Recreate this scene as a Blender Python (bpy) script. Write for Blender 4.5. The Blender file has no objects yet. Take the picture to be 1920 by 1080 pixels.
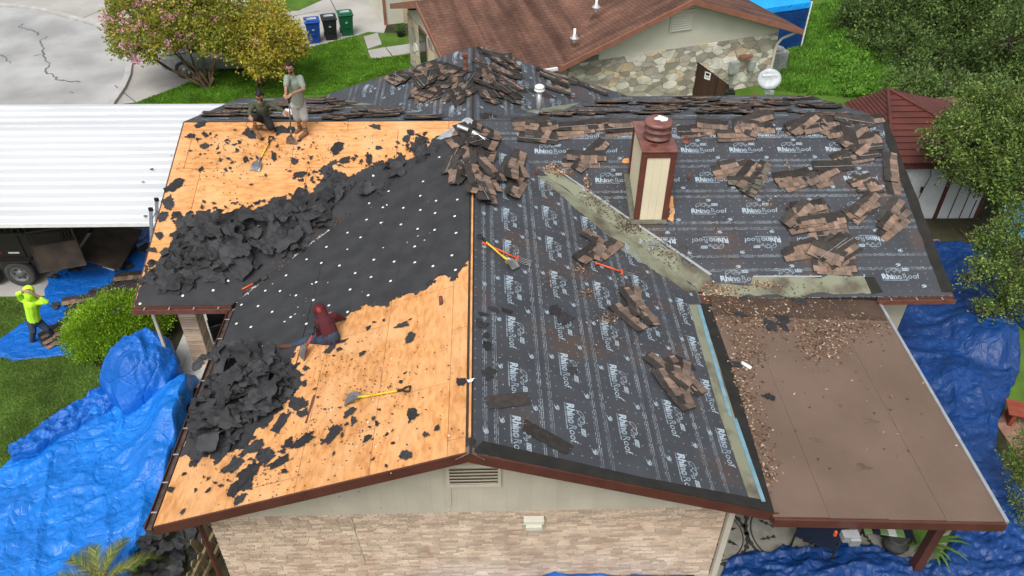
import bpy, bmesh, math, random
import numpy as np
from mathutils import Vector, Matrix, noise
random.seed(7)
rng = np.random.default_rng(7)
R = math.radians
scene = bpy.context.scene
COL = scene.collection

# ------------------------------------------------------------------ camera
CF, CP, CY, CR = 1483.528, .6728, .0415, .01353          # focal length (px of 1920), pitch, yaw, roll
CAM = Vector((.279, -7.371, 13.057))
def _basis():
    cp, sp, cy, sy = math.cos(CP), math.sin(CP), math.cos(CY), math.sin(CY)
    F = Vector((sy*cp, cy*cp, -sp)); Rt = Vector((cy, -sy, 0)); U = Rt.cross(F)
    c, s = math.cos(CR), math.sin(CR)
    return Rt*c+U*s, U*c-Rt*s, F
CRT, CUP, CFW = _basis()
cam = bpy.data.cameras.new('camera'); camo = bpy.data.objects.new('camera', cam); COL.objects.link(camo)
camo.matrix_world = Matrix(((CRT.x, CUP.x, -CFW.x, CAM.x), (CRT.y, CUP.y, -CFW.y, CAM.y), (CRT.z, CUP.z, -CFW.z, CAM.z), (0, 0, 0, 1)))
cam.sensor_width = 36; cam.lens = CF*36/1920; cam.clip_end = 500; scene.camera = camo

# ------------------------------------------------------------------ sky and sun (overcast)
w = bpy.data.worlds.new('World'); scene.world = w; w.use_nodes = True
nt = w.node_tree; bg = nt.nodes['Background']
sky = nt.nodes.new('ShaderNodeTexSky'); sky.sky_type = 'NISHITA'; sky.sun_disc = False
SUN_EL, SUN_AZ = R(58), R(200)
sky.sun_elevation = SUN_EL; sky.sun_rotation = SUN_AZ; sky.dust_density = 5; sky.air_density = 1.0
hs = nt.nodes.new('ShaderNodeHueSaturation'); hs.inputs['Saturation'].default_value = .28
nt.links.new(sky.outputs[0], hs.inputs['Color']); nt.links.new(hs.outputs[0], bg.inputs['Color'])
bg.inputs['Strength'].default_value = .15
sl = bpy.data.lights.new('sun', 'SUN'); sl.energy = 1.1; sl.angle = R(28); sl.color = (1, .975, .94)
so = bpy.data.objects.new('sun', sl); COL.objects.link(so)
sd = Vector((math.sin(SUN_AZ)*math.cos(SUN_EL), math.cos(SUN_AZ)*math.cos(SUN_EL), math.sin(SUN_EL)))
so.rotation_euler = sd.to_track_quat('Z', 'Y').to_euler(); so.location = (0, 0, 40)
scene.view_settings.view_transform = 'Standard'; scene.view_settings.look = 'None'
scene.view_settings.exposure = .43; scene.view_settings.gamma = 1

# ------------------------------------------------------------------ pixel -> place helpers (surveying the photograph)
def ray(x, y): return CFW+CRT*((x-960)/CF)+CUP*((540-y)/CF)
def onz(x, y, z=0.):
    d = ray(x, y); return CAM+d*((z-CAM.z)/d.z)
def ony(x, y, Y):
    d = ray(x, y); return CAM+d*((Y-CAM.y)/d.y)
class Plane:
    def __init__(s, O, U, V):
        s.O, s.U, s.V = Vector(O), Vector(U), Vector(V).normalized(); s.N = s.U.cross(s.V)
    def P(s, u, v, h=0.): return s.O+s.U*u+s.V*v+s.N*h
    def px(s, x, y, h=0.):
        d = ray(x, y); o = s.O+s.N*h; p = CAM+d*((o-CAM).dot(s.N)/d.dot(s.N)); return p
    def uv(s, x, y):
        p = s.px(x, y)-s.O; return (p.dot(s.U), p.dot(s.V))
    def xy(s, x, y):                       # a plan position -> (u, v)
        d = Vector((x-s.O.x, y-s.O.y, 0)); u = d.dot(s.U); vh = Vector((s.V.x, s.V.y, 0)); return (u, d.dot(vh)/vh.length_squared)
    def mat(s, u, v, h=0., a=0.):
        p = s.P(u, v, h); X = s.U*math.cos(a)+s.V*math.sin(a); Y = s.N.cross(X)
        return Matrix(((X.x, Y.x, s.N.x, p.x), (X.y, Y.y, s.N.y, p.y), (X.z, Y.z, s.N.z, p.z), (0, 0, 0, 1)))
ZR, SL, YM = 4.2, .331, 10.33
SC, SS = 1/math.hypot(1, SL), SL/math.hypot(1, SL)
FL = Plane((0, 0, ZR), (0, -1, 0), (SC, 0, SS)); FR = Plane((0, 0, ZR), (0, 1, 0), (-SC, 0, SS))
MF = Plane((0, YM, ZR), (1, 0, 0), (0, SC, SS)); MB = Plane((0, YM, ZR), (-1, 0, 0), (0, -SC, SS))
GR = Plane((0, 0, 0), (1, 0, 0), (0, 1, 0))

# ------------------------------------------------------------------ materials
MATS = {}
def mat(name, col, rough=.8, col2=None, scale=6., detail=4., bump=0., bscale=None, metal=0., spec=.3, rand=0., island=0., stretch=(1, 1, 1), lo=.35, hi=.65, trans=0., sheen=0.):
    m_ = bpy.data.materials.new(name); m_.use_nodes = True; N = m_.node_tree.nodes; L = m_.node_tree.links
    b = N['Principled BSDF']; b.inputs['Roughness'].default_value = rough; b.inputs['Metallic'].default_value = metal
    b.inputs['Specular IOR Level'].default_value = spec
    if col2 is None: col2 = tuple(c*.72 for c in col)
    tc = N.new('ShaderNodeTexCoord'); mp = N.new('ShaderNodeMapping'); mp.inputs['Scale'].default_value = stretch
    L.new(tc.outputs['Object'], mp.inputs['Vector'])
    nz = N.new('ShaderNodeTexNoise'); nz.inputs['Scale'].default_value = scale; nz.inputs['Detail'].default_value = detail
    L.new(mp.outputs[0], nz.inputs['Vector'])
    rp = N.new('ShaderNodeValToRGB'); rp.color_ramp.elements[0].position = lo; rp.color_ramp.elements[1].position = hi
    rp.color_ramp.elements[0].color = (*col2, 1); rp.color_ramp.elements[1].color = (*col, 1)
    L.new(nz.outputs['Fac'], rp.inputs['Fac']); out = rp.outputs[0]
    if rand or island:
        hv = N.new('ShaderNodeHueSaturation'); L.new(out, hv.inputs['Color'])
        oi = N.new('ShaderNodeObjectInfo'); ge = N.new('ShaderNodeNewGeometry')
        add = N.new('ShaderNodeMath'); add.operation = 'ADD'; fr = N.new('ShaderNodeMath'); fr.operation = 'FRACT'
        L.new(oi.outputs['Random'], add.inputs[0]); L.new(ge.outputs['Random Per Island'], add.inputs[1]); L.new(add.outputs[0], fr.inputs[0])
        k = max(rand, island)
        mr = N.new('ShaderNodeMapRange'); mr.inputs['To Min'].default_value = 1-k; mr.inputs['To Max'].default_value = 1+k
        L.new(fr.outputs[0], mr.inputs['Value']); L.new(mr.outputs[0], hv.inputs['Value'])
        out = hv.outputs[0]
    L.new(out, b.inputs['Base Color'])
    if bump:
        n2 = N.new('ShaderNodeTexNoise'); n2.inputs['Scale'].default_value = bscale or scale*4; n2.inputs['Detail'].default_value = 5
        L.new(mp.outputs[0], n2.inputs['Vector'])
        bp = N.new('ShaderNodeBump'); bp.inputs['Strength'].default_value = bump; bp.inputs['Distance'].default_value = .02
        L.new(n2.outputs['Fac'], bp.inputs['Height']); L.new(bp.outputs[0], b.inputs['Normal'])
    if trans:
        tr = N.new('ShaderNodeBsdfTranslucent'); mx = N.new('ShaderNodeMixShader'); mx.inputs[0].default_value = trans
        L.new(out, tr.inputs['Color']); L.new(b.outputs[0], mx.inputs[1]); L.new(tr.outputs[0], mx.inputs[2])
        L.new(mx.outputs[0], N['Material Output'].inputs['Surface'])
    MATS[name] = m_; return m_
def leafmat(name, cols, trans=.3, rough=.55):
    m_ = mat(name, cols[0], rough, spec=.25, trans=trans); N = m_.node_tree.nodes; L = m_.node_tree.links
    b = N['Principled BSDF']; ge = N.new('ShaderNodeNewGeometry'); rp = N.new('ShaderNodeValToRGB')
    el = rp.color_ramp.elements; el[0].color = (*cols[0], 1); el[0].position = 0
    el[1].color = (*cols[-1], 1); el[1].position = 1
    for i, c in enumerate(cols[1:-1]):
        e = el.new((i+1)/(len(cols)-1)); e.color = (*c, 1)
    tc = N.new('ShaderNodeTexCoord'); nz = N.new('ShaderNodeTexNoise'); nz.inputs['Scale'].default_value = 1.3; nz.inputs['Detail'].default_value = 3; L.new(tc.outputs['Object'], nz.inputs['Vector'])
    mr = N.new('ShaderNodeMapRange'); mr.inputs['From Min'].default_value = .3; mr.inputs['From Max'].default_value = .7; mr.inputs['To Min'].default_value = .68; mr.inputs['To Max'].default_value = 1.35; L.new(nz.outputs['Fac'], mr.inputs['Value'])
    hv = N.new('ShaderNodeHueSaturation'); L.new(mr.outputs[0], hv.inputs['Value']); L.new(ge.outputs['Random Per Island'], rp.inputs['Fac']); L.new(rp.outputs[0], hv.inputs['Color']); L.new(hv.outputs[0], b.inputs['Base Color'])
    for n in N:
        if n.type == 'BSDF_TRANSLUCENT': L.new(hv.outputs[0], n.inputs['Color'])
    return m_

def plymat(name, stretch):
    m_ = mat(name, (.64, .315, .12), .8, (.46, .205, .07), scale=5.5, detail=12, stretch=stretch, lo=.36, hi=.62, bump=.25, bscale=14, rand=.07, spec=.2)
    N = m_.node_tree.nodes; L = m_.node_tree.links; b = N['Principled BSDF']
    src = b.inputs['Base Color'].links[0].from_socket
    tc = N.new('ShaderNodeTexCoord')
    # pale weathered patches and darker rubbed ones
    n1 = N.new('ShaderNodeTexNoise'); n1.inputs['Scale'].default_value = 1.5; n1.inputs['Detail'].default_value = 9; L.new(tc.outputs['Object'], n1.inputs['Vector'])
    r1 = N.new('ShaderNodeValToRGB'); r1.color_ramp.elements[0].position = .42; r1.color_ramp.elements[1].position = .72
    r1.color_ramp.elements[0].color = (0, 0, 0, 1); r1.color_ramp.elements[1].color = (.75, .75, .75, 1); L.new(n1.outputs['Fac'], r1.inputs[0])
    mx = N.new('ShaderNodeMix'); mx.data_type = 'RGBA'; mx.inputs['B'].default_value = (.68, .39, .19, 1)
    L.new(r1.outputs[0], mx.inputs['Factor']); L.new(src, mx.inputs['A'])
    # knots, nail rust and specks
    n2 = N.new('ShaderNodeTexVoronoi'); n2.inputs['Scale'].default_value = 2.6; L.new(tc.outputs['Object'], n2.inputs['Vector'])
    r2 = N.new('ShaderNodeValToRGB'); r2.color_ramp.elements[0].position = .03; r2.color_ramp.elements[1].position = .09
    r2.color_ramp.elements[0].color = (.5, .5, .5, 1); r2.color_ramp.elements[1].color = (0, 0, 0, 1); L.new(n2.outputs['Distance'], r2.inputs[0])
    m2 = N.new('ShaderNodeMix'); m2.data_type = 'RGBA'; m2.inputs['B'].default_value = (.26, .10, .03, 1)
    L.new(r2.outputs[0], m2.inputs['Factor']); L.new(mx.outputs['Result'], m2.inputs['A'])
    n3 = N.new('ShaderNodeTexNoise'); n3.inputs['Scale'].default_value = 42; n3.inputs['Detail'].default_value = 3; L.new(tc.outputs['Object'], n3.inputs['Vector'])
    r3 = N.new('ShaderNodeValToRGB'); r3.color_ramp.elements[0].position = .64; r3.color_ramp.elements[1].position = .72
    r3.color_ramp.elements[0].color = (0, 0, 0, 1); r3.color_ramp.elements[1].color = (.6, .6, .6, 1); L.new(n3.outputs['Fac'], r3.inputs[0])
    m3 = N.new('ShaderNodeMix'); m3.data_type = 'RGBA'; m3.inputs['B'].default_value = (.16, .075, .035, 1)
    L.new(r3.outputs[0], m3.inputs['Factor']); L.new(m2.outputs['Result'], m3.inputs['A'])
    L.new(m3.outputs['Result'], b.inputs['Base Color'])
    return m_
plymat('plywood_x', (.8, 2.4, 2.4)); plymat('plywood_y', (2.4, .8, 2.4))
mat('felt', (.040, .041, .044), .82, (.027, .028, .030), scale=2.5, detail=6, bump=.5, bscale=7, spec=.3)
mat('felt_scrap', (.036, .036, .039), .85, (.024, .024, .026), scale=5, bump=.4, bscale=20, spec=.25, rand=.3)
mat('felt_heap', (.040, .040, .042), .8, (.024, .024, .026), scale=3, bump=.35, bscale=18, spec=.3, rand=.35)
mat('deck_dark', (.05, .038, .03), .9)
mat('fascia', (.095, .032, .020), .55, (.07, .024, .016), scale=3, spec=.4)
mat('rust_brown', (.16, .055, .036), .55, (.11, .038, .026), scale=8, spec=.4)
mat('siding', (.47, .43, .335), .7, (.42, .385, .30), scale=2, rand=.03, bump=.1, bscale=30)
mat('trim_cream', (.50, .455, .355), .65, (.45, .41, .32), scale=3)
mat('brick', (.62, .50, .375), .9, (.43, .31, .22), scale=2.2, detail=6, rand=.24, bump=.5, bscale=26, lo=.3, hi=.7)
mat('mortar', (.50, .45, .37), .95, (.27, .23, .18), scale=14)
mat('valley_metal', (.20, .208, .142), .65, (.095, .082, .058), scale=1.9, detail=10, spec=.3, lo=.36, hi=.56)
mat('galvanised', (.50, .52, .53), .4, (.40, .42, .43), scale=6, metal=.6)
mat('white_metal', (.54, .555, .57), .45, (.43, .445, .46), scale=1.2, detail=9, lo=.3, hi=.55, stretch=(.12, 1, 1), spec=.45, bump=.02)
mat('white', (.78, .78, .76), .5, (.70, .70, .68))
mat('gutter_inside', (.10, .075, .06), .8, (.05, .04, .035), scale=9)
mat('rolled_roofing', (.158, .112, .086), .95, (.134, .093, .070), scale=.9, detail=11, bump=.35, bscale=120, spec=.12)
mat('rolled_dark', (.085, .058, .043), .95, (.062, .042, .032), scale=2, detail=8, bump=.3, bscale=100, spec=.12)
mat('cap_strip', (.028, .027, .024), .95, (.02, .02, .018), scale=4, bump=.3, bscale=90, spec=.15)
mat('shingle_dark', (.052, .045, .040), .95, (.034, .030, .027), scale=7, bump=.4, bscale=120, spec=.15, rand=.3)
mat('shingle_a', (.25, .172, .128), .95, (.175, .116, .085), scale=6, bump=.4, bscale=120, spec=.12, rand=.22)
mat('shingle_b', (.175, .128, .102), .95, (.125, .09, .071), scale=6, bump=.4, bscale=120, spec=.12, rand=.22)
mat('shingle_grey', (.15, .15, .115), .95, (.09, .09, .07), scale=5, bump=.4, bscale=120, spec=.12, rand=.2)
mat('tape', (.27, .26, .25), .6, (.16, .155, .15), scale=14)
mat('cream_panel', (.70, .62, .44), .55, (.63, .56, .40), scale=1.2)
mat('chimney_brown', (.125, .040, .024), .45, (.095, .03, .02), scale=5, spec=.5)
mat('cap_brown', (.20, .085, .065), .38, (.145, .055, .042), scale=4, spec=.5, lo=.4, hi=.55)
mat('print', (.33, .40, .45), .7, (.09, .11, .13), scale=3.0, detail=8, lo=.33, hi=.5)
mat('print_dark', (.05, .055, .062), .8)
leafmat('leaf_litter', [(.05, .025, .014), (.09, .045, .024), (.14, .07, .038), (.20, .11, .06), (.32, .21, .13), (.52, .43, .32)], .05)
mat('dirt', (.10, .07, .05), .95, (.05, .036, .026), scale=12, island=.4)
mat('concrete', (.42, .405, .375), .9, (.31, .30, .275), scale=.55, detail=9, bump=.1, bscale=40)
mat('street', (.40, .40, .395), .9, (.26, .26, .255), scale=.45, detail=9, bump=.1, bscale=40)
mat('kerb', (.46, .45, .43), .9, (.35, .34, .32), scale=2)
mat('tar', (.15, .15, .15), .8)
mat('lawn', (.09, .165, .026), .95, (.06, .115, .018), scale=1.6, detail=9, bump=.7, bscale=25, spec=.1)
mat('soil', (.060, .052, .032), .95, (.032, .034, .018), scale=1.5, detail=9, bump=.5, bscale=20, spec=.1)
leafmat('grass_blade', [(.07, .18, .012), (.13, .30, .022), (.22, .40, .05)], .3)
leafmat('grass_dim', [(.085, .17, .03), (.16, .27, .05), (.26, .36, .09)], .3)
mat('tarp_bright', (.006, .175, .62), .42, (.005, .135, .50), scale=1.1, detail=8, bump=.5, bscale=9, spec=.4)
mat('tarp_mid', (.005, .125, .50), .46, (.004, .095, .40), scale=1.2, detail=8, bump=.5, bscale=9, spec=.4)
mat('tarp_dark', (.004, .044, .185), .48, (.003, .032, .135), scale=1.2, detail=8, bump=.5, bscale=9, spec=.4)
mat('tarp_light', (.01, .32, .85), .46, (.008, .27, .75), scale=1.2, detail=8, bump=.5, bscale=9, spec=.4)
mat('black_metal', (.022, .021, .020), .55, (.030, .022, .017), scale=3, spec=.4)
mat('rust_panel', (.075, .052, .038), .7, (.035, .027, .022), scale=2.5, detail=8)
mat('rubber', (.05, .048, .046), .85, (.07, .066, .062), scale=5)
mat('steel_grey', (.20, .20, .20), .5, metal=.3)
mat('shovel_steel', (.24, .24, .24), .4, (.16, .15, .14), scale=9, metal=.5)
mat('yellow', (.72, .50, .03), .45, (.62, .42, .025), scale=8)
mat('orange_red', (.72, .11, .035), .45, (.60, .08, .03), scale=8)
mat('red_dull', (.42, .07, .045), .5, (.32, .05, .035), scale=8)
mat('black_plastic', (.018, .018, .019), .5)
mat('skin', (.36, .19, .12), .6, (.30, .155, .095), scale=9, spec=.35)
mat('hair', (.012, .010, .009), .6, spec=.3)
mat('shirt_grey', (.235, .275, .225), .9, (.20, .235, .19), scale=6, bump=.9, bscale=7)
mat('shirt_olive', (.070, .085, .050), .9, (.055, .066, .038), scale=6, bump=.9, bscale=7)
mat('shorts_grey', (.36, .355, .335), .9, (.27, .265, .25), scale=6, bump=.9, bscale=7)
mat('shorts_black', (.020, .020, .021), .9, bump=.9, bscale=7)
mat('boot', (.23, .125, .065), .8, (.15, .08, .042), scale=9)
mat('boot_dark', (.09, .045, .03), .8)
mat('maroon', (.085, .016, .021), .9, (.060, .011, .015), scale=5, bump=.9, bscale=7)
mat('dusky_red', (.24, .040, .030), .85)
mat('hivis', (.52, .88, .045), .75, (.42, .75, .03), scale=5, bump=.9, bscale=7)
mat('denim', (.042, .062, .10), .9, (.028, .04, .066), scale=8, bump=.9, bscale=7)
mat('sock_black', (.03, .03, .03), .9)
mat('nb_wall', (.58, .565, .465), .8, (.53, .515, .42), scale=1.5)
mat('stone', (.60, .575, .515), .9, (.42, .405, .36), scale=2, detail=7, bump=.4, bscale=12)
mat('stone_mortar', (.48, .455, .40), .95, (.30, .28, .24), scale=6)
mat('nb_fascia', (.28, .125, .08), .6, (.22, .095, .062), scale=3)
mat('wood_dark', (.062, .034, .02), .85, (.036, .02, .012), scale=2, stretch=(8, 8, .6), rand=.25)
mat('wood_grey', (.24, .185, .10), .9, (.14, .105, .06), scale=2, stretch=(6, 6, .6), rand=.25)
mat('paver', (.25, .145, .10), .9, (.18, .10, .072), scale=5, rand=.2)
mat('tile_white', (.60, .60, .58), .5, (.52, .52, .50), scale=3, rand=.05)
mat('red_metal', (.10, .026, .018), .55, (.072, .019, .013), scale=1.5, spec=.45)
mat('shed_white', (.52, .55, .55), .6, (.45, .48, .48), scale=2)
mat('pvc', (.66, .68, .68), .4)
mat('bin_blue', (.012, .065, .29), .5, (.010, .055, .25)); mat('bin_black', (.022, .023, .024), .5); mat('bin_green', (.01, .10, .042), .5, (.008, .085, .035))
mat('dish', (.50, .54, .56), .4)
mat('ac_grey', (.34, .36, .33), .6)
mat('car_silver', (.40, .43, .46), .3, metal=.5, spec=.6); mat('glass_dark', (.02, .025, .03), .12, spec=.6)
mat('bark', (.19, .135, .085), .9, (.11, .08, .05), scale=4, stretch=(3, 3, .6), bump=.5, bscale=12)
mat('bark_dark', (.085, .068, .05), .9, (.05, .04, .03), scale=4, bump=.5, bscale=12)
leafmat('leaf_bush', [(.12, .25, .015), (.25, .43, .025), (.40, .58, .05)], .35)
leafmat('leaf_oak', [(.045, .085, .022), (.085, .15, .033), (.15, .22, .05), (.30, .37, .09)], .3)
leafmat('leaf_oak_far', [(.04, .08, .022), (.07, .125, .03), (.11, .17, .045), (.20, .26, .075)], .3)
leafmat('leaf_myrtle', [(.10, .17, .022), (.20, .26, .03), (.36, .34, .045), (.50, .36, .10)], .35)
leafmat('leaf_myrtle_yellow', [(.15, .21, .025), (.38, .37, .045), (.55, .46, .06), (.58, .36, .10)], .35)
leafmat('blossom', [(.68, .22, .36), (.80, .40, .52), (.62, .42, .42)], .3)
leafmat('leaf_palm', [(.05, .10, .02), (.12, .17, .03), (.40, .30, .08)], .25)
leafmat('leaf_plant', [(.05, .12, .015), (.12, .24, .03)], .3)
leafmat('ground_cover', [(.06, .16, .015), (.12, .28, .03), (.2, .38, .05)], .3)
mat('navy_cloth', (.010, .016, .035), .8); mat('green_stripe', (.19, .33, .11), .8)
mat('pot_grey', (.07, .07, .068), .7, bump=.3)
mat('floor_print', (.042, .044, .035), .85, (.06, .06, .05), scale=8); mat('floor_pale', (.36, .345, .30), .85, (.26, .25, .215), scale=5)
mat('skin_bag', (.025, .025, .035), .35, (.04, .03, .03), scale=4); mat('label_red', (.50, .03, .035), .4)
mat('silver_foil', (.55, .56, .56), .35, (.30, .31, .32), scale=8, detail=8, metal=.4)
mat('blue_flash', (.19, .33, .40), .4, (.12, .24, .30), scale=6)
mat('wood_red', (.25, .055, .03), .6, (.18, .04, .02), scale=3)

_m = MATS['stone']; _N = _m.node_tree.nodes; _L = _m.node_tree.links; _b = _N['Principled BSDF']; _s = _b.inputs['Base Color'].links[0].from_socket
_oi = _N.new('ShaderNodeObjectInfo'); _rp = _N.new('ShaderNodeValToRGB'); _rp.color_ramp.interpolation = 'CONSTANT'
for _i, (_p, _c) in enumerate(((0, (.58, .56, .50)), (.2, (.85, .82, .74)), (.36, (1.15, 1.15, 1.08)), (.5, (.7, .66, .6)), (.64, (1.2, 1.02, .78)), (.7, (.95, .8, .6)), (.76, (1.3, 1.3, 1.25)), (.9, (.8, .76, .68)))):
    _e = _rp.color_ramp.elements[_i] if _i < 2 else _rp.color_ramp.elements.new(_p); _e.position = _p; _e.color = (*_c, 1)
_x = _N.new('ShaderNodeMix'); _x.data_type = 'RGBA'; _x.blend_type = 'MULTIPLY'; _x.inputs['Factor'].default_value = 1
_L.new(_oi.outputs['Random'], _rp.inputs[0]); _L.new(_s, _x.inputs['A']); _L.new(_rp.outputs[0], _x.inputs['B']); _L.new(_x.outputs['Result'], _b.inputs['Base Color'])
for _k in ('tarp_bright', 'tarp_mid', 'tarp_dark', 'tarp_light'):      # thin sharp crease lines at two sizes
    _N = MATS[_k].node_tree.nodes; _L = MATS[_k].node_tree.links; _b = _N['Principled BSDF']; _pn = _b.inputs['Normal'].links[0].from_socket; _tc = _N.new('ShaderNodeTexCoord')
    _wn = _N.new('ShaderNodeTexNoise'); _wn.inputs['Scale'].default_value = 1.5; _va = _N.new('ShaderNodeVectorMath'); _va.operation = 'MULTIPLY_ADD'; _va.inputs[1].default_value = (.5, .5, .5); _L.new(_tc.outputs['Object'], _wn.inputs['Vector']); _L.new(_wn.outputs['Color'], _va.inputs[0]); _L.new(_tc.outputs['Object'], _va.inputs[2])
    for _sc, _st in ((2.0, .6), (5.5, .32)):
        _v = _N.new('ShaderNodeTexVoronoi'); _v.feature = 'DISTANCE_TO_EDGE'; _v.inputs['Scale'].default_value = _sc; _L.new(_va.outputs[0], _v.inputs['Vector'])
        _r = _N.new('ShaderNodeMapRange'); _r.inputs['From Max'].default_value = .10; _L.new(_v.outputs['Distance'], _r.inputs['Value'])
        _bp = _N.new('ShaderNodeBump'); _bp.inputs['Strength'].default_value = _st; _bp.inputs['Distance'].default_value = .018; _L.new(_r.outputs[0], _bp.inputs['Height']); _L.new(_pn, _bp.inputs['Normal']); _pn = _bp.outputs[0]
    _L.new(_pn, _b.inputs['Normal'])
for _k in ('tarp_bright', 'tarp_mid', 'tarp_dark', 'tarp_light'):
    for _n in MATS[_k].node_tree.nodes:
        if _n.type == 'TEX_NOISE' and abs(_n.inputs['Scale'].default_value-9) < .01: _n.noise_type = 'RIDGED_MULTIFRACTAL'; _n.inputs['Scale'].default_value = 3.2; _n.inputs['Detail'].default_value = 5
        if _n.type == 'BUMP' and _n.inputs['Strength'].default_value == .5: _n.inputs['Strength'].default_value = .3; _n.inputs['Distance'].default_value = .02
# underlayment with its small print (ruled lines and fastening dots), read from UV in metres
def underlay(name, base, dust):
    m_ = mat(name, base, .55, tuple(c*.75 for c in base), scale=1.6, detail=7, bump=.35, bscale=5, spec=.38)
    N = m_.node_tree.nodes; L = m_.node_tree.links; b = N['Principled BSDF']; src = b.inputs['Base Color'].links[0].from_socket
    uv = N.new('ShaderNodeUVMap'); sp = N.new('ShaderNodeSeparateXYZ'); L.new(uv.outputs[0], sp.inputs[0])
    def mn(op, a, c=None):
        n = N.new('ShaderNodeMath'); n.operation = op
        for i, q in enumerate((a, c)):
            if q is None: continue
            if isinstance(q, (int, float)): n.inputs[i].default_value = q
            else: L.new(q, n.inputs[i])
        return n.outputs[0]
    U, V = sp.outputs[0], sp.outputs[1]
    mask = None
    for v0, wd, k, th in ((.045, .004, 9, .42), (.075, .006, 40, .46), (.105, .004, 9, .5), (.80, .004, 9, .42), (.83, .005, 40, .47), (.855, .004, 14, .5)):
        line = mn('LESS_THAN', mn('ABSOLUTE', mn('SUBTRACT', V, v0)), wd)
        nz = N.new('ShaderNodeTexNoise'); nz.noise_dimensions = '1D'; nz.inputs['Scale'].default_value = k; L.new(U, nz.inputs['W'])
        line = mn('MULTIPLY', line, mn('GREATER_THAN', nz.outputs['Fac'], th)); mask = line if mask is None else mn('MAXIMUM', mask, line)
    du = mn('SUBTRACT', mn('FRACT', mn('DIVIDE', U, .23)), .5); dv = mn('SUBTRACT', mn('FRACT', mn('DIVIDE', V, .155)), .5)
    d2 = mn('ADD', mn('POWER', mn('MULTIPLY', du, 1.48), 2), mn('POWER', dv, 2)); dots = mn('MULTIPLY', mn('LESS_THAN', d2, .006), .7)
    mask = mn('MAXIMUM', mask, dots)
    wr = N.new('ShaderNodeTexNoise'); wr.inputs['Scale'].default_value = 2.5; wr.inputs['Detail'].default_value = 8; tc = N.new('ShaderNodeTexCoord'); L.new(tc.outputs['Object'], wr.inputs['Vector'])
    mask = mn('MULTIPLY', mask, mn('MULTIPLY', mn('POWER', wr.outputs['Fac'], 2), 2.2))
    dz = N.new('ShaderNodeTexNoise'); dz.inputs['Scale'].default_value = .9; dz.inputs['Detail'].default_value = 9; L.new(tc.outputs['Object'], dz.inputs['Vector'])
    rp = N.new('ShaderNodeValToRGB'); rp.color_ramp.elements[0].position = .54; rp.color_ramp.elements[1].position = .74
    rp.color_ramp.elements[0].color = (0, 0, 0, 1); rp.color_ramp.elements[1].color = (dust, dust, dust, 1); L.new(dz.outputs['Fac'], rp.inputs[0])
    m1 = N.new('ShaderNodeMix'); m1.data_type = 'RGBA'; m1.inputs['B'].default_value = (.085, .052, .036, 1); L.new(rp.outputs[0], m1.inputs['Factor']); L.new(src, m1.inputs['A'])
    m2 = N.new('ShaderNodeMix'); m2.data_type = 'RGBA'; m2.inputs['B'].default_value = (.36, .42, .46, 1); L.new(mask, m2.inputs['Factor']); wv = N.new('ShaderNodeTexNoise'); wv.inputs['Scale'].default_value = 1.1; wv.inputs['Detail'].default_value = 3; L.new(tc.outputs['Object'], wv.inputs['Vector']); L.new(m1.outputs['Result'], m2.inputs['A'])
    L.new(m2.outputs['Result'], b.inputs['Base Color'])
underlay('underlay', (.049, .053, .061), .8)
# neighbour's shingle roof: too fine to pick apart, so courses and streaks are in the material
def nb_roof():
    m_ = mat('nb_shingle', (.185, .098, .070), .9, (.105, .058, .044), scale=.8, detail=8, stretch=(.9, .9, .9), lo=.3, hi=.62, bump=.3, bscale=60, spec=.12)
    N = m_.node_tree.nodes; L = m_.node_tree.links; b = N['Principled BSDF']; src = b.inputs['Base Color'].links[0].from_socket
    uv = N.new('ShaderNodeUVMap'); br = N.new('ShaderNodeTexBrick'); br.inputs['Scale'].default_value = 1
    br.inputs['Brick Width'].default_value = .3; br.inputs['Row Height'].default_value = .14; br.inputs['Mortar Size'].default_value = .012
    br.inputs['Color1'].default_value = (1, 1, 1, 1); br.inputs['Color2'].default_value = (.78, .78, .78, 1); br.inputs['Mortar'].default_value = (.5, .5, .5, 1)
    L.new(uv.outputs[0], br.inputs['Vector'])
    mx = N.new('ShaderNodeMix'); mx.data_type = 'RGBA'; mx.blend_type = 'MULTIPLY'; mx.inputs['Factor'].default_value = .8
    L.new(src, mx.inputs['A']); L.new(br.outputs['Color'], mx.inputs['B'])
    mp = N.new('ShaderNodeMapping'); mp.inputs['Scale'].default_value = (2.2, .22, 1); L.new(uv.outputs[0], mp.inputs[0])
    nz = N.new('ShaderNodeTexNoise'); nz.inputs['Scale'].default_value = 1; nz.inputs['Detail'].default_value = 6; L.new(mp.outputs[0], nz.inputs[0])
    rp = N.new('ShaderNodeValToRGB'); rp.color_ramp.elements[0].position = .38; rp.color_ramp.elements[1].position = .6
    rp.color_ramp.elements[0].color = (.62, .62, .62, 1); rp.color_ramp.elements[1].color = (1.15, 1.15, 1.15, 1); L.new(nz.outputs['Fac'], rp.inputs[0])
    m2 = N.new('ShaderNodeMix'); m2.data_type = 'RGBA'; m2.blend_type = 'MULTIPLY'; m2.inputs['Factor'].default_value = 1
    L.new(mx.outputs['Result'], m2.inputs['A']); L.new(rp.outputs[0], m2.inputs['B']); L.new(m2.outputs['Result'], b.inputs['Base Color'])
nb_roof()

def _hash(i, j, s): return (math.sin(i*127.1+j*311.7+s*74.7)*43758.5453) % 1
def facet(x, y, s):
    """random heights on a triangle lattice, linear between: flat panels with sharp creases"""
    k = (x+y)*.3660254; a, b = x+k, y+k; i, j = math.floor(a), math.floor(b); fx, fy = a-i, b-j
    if fx > fy: return _hash(i, j, s)*(1-fx)+_hash(i+1, j, s)*(fx-fy)+_hash(i+1, j+1, s)*fy
    return _hash(i, j, s)*(1-fy)+_hash(i, j+1, s)*(fy-fx)+_hash(i+1, j+1, s)*fx
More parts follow.
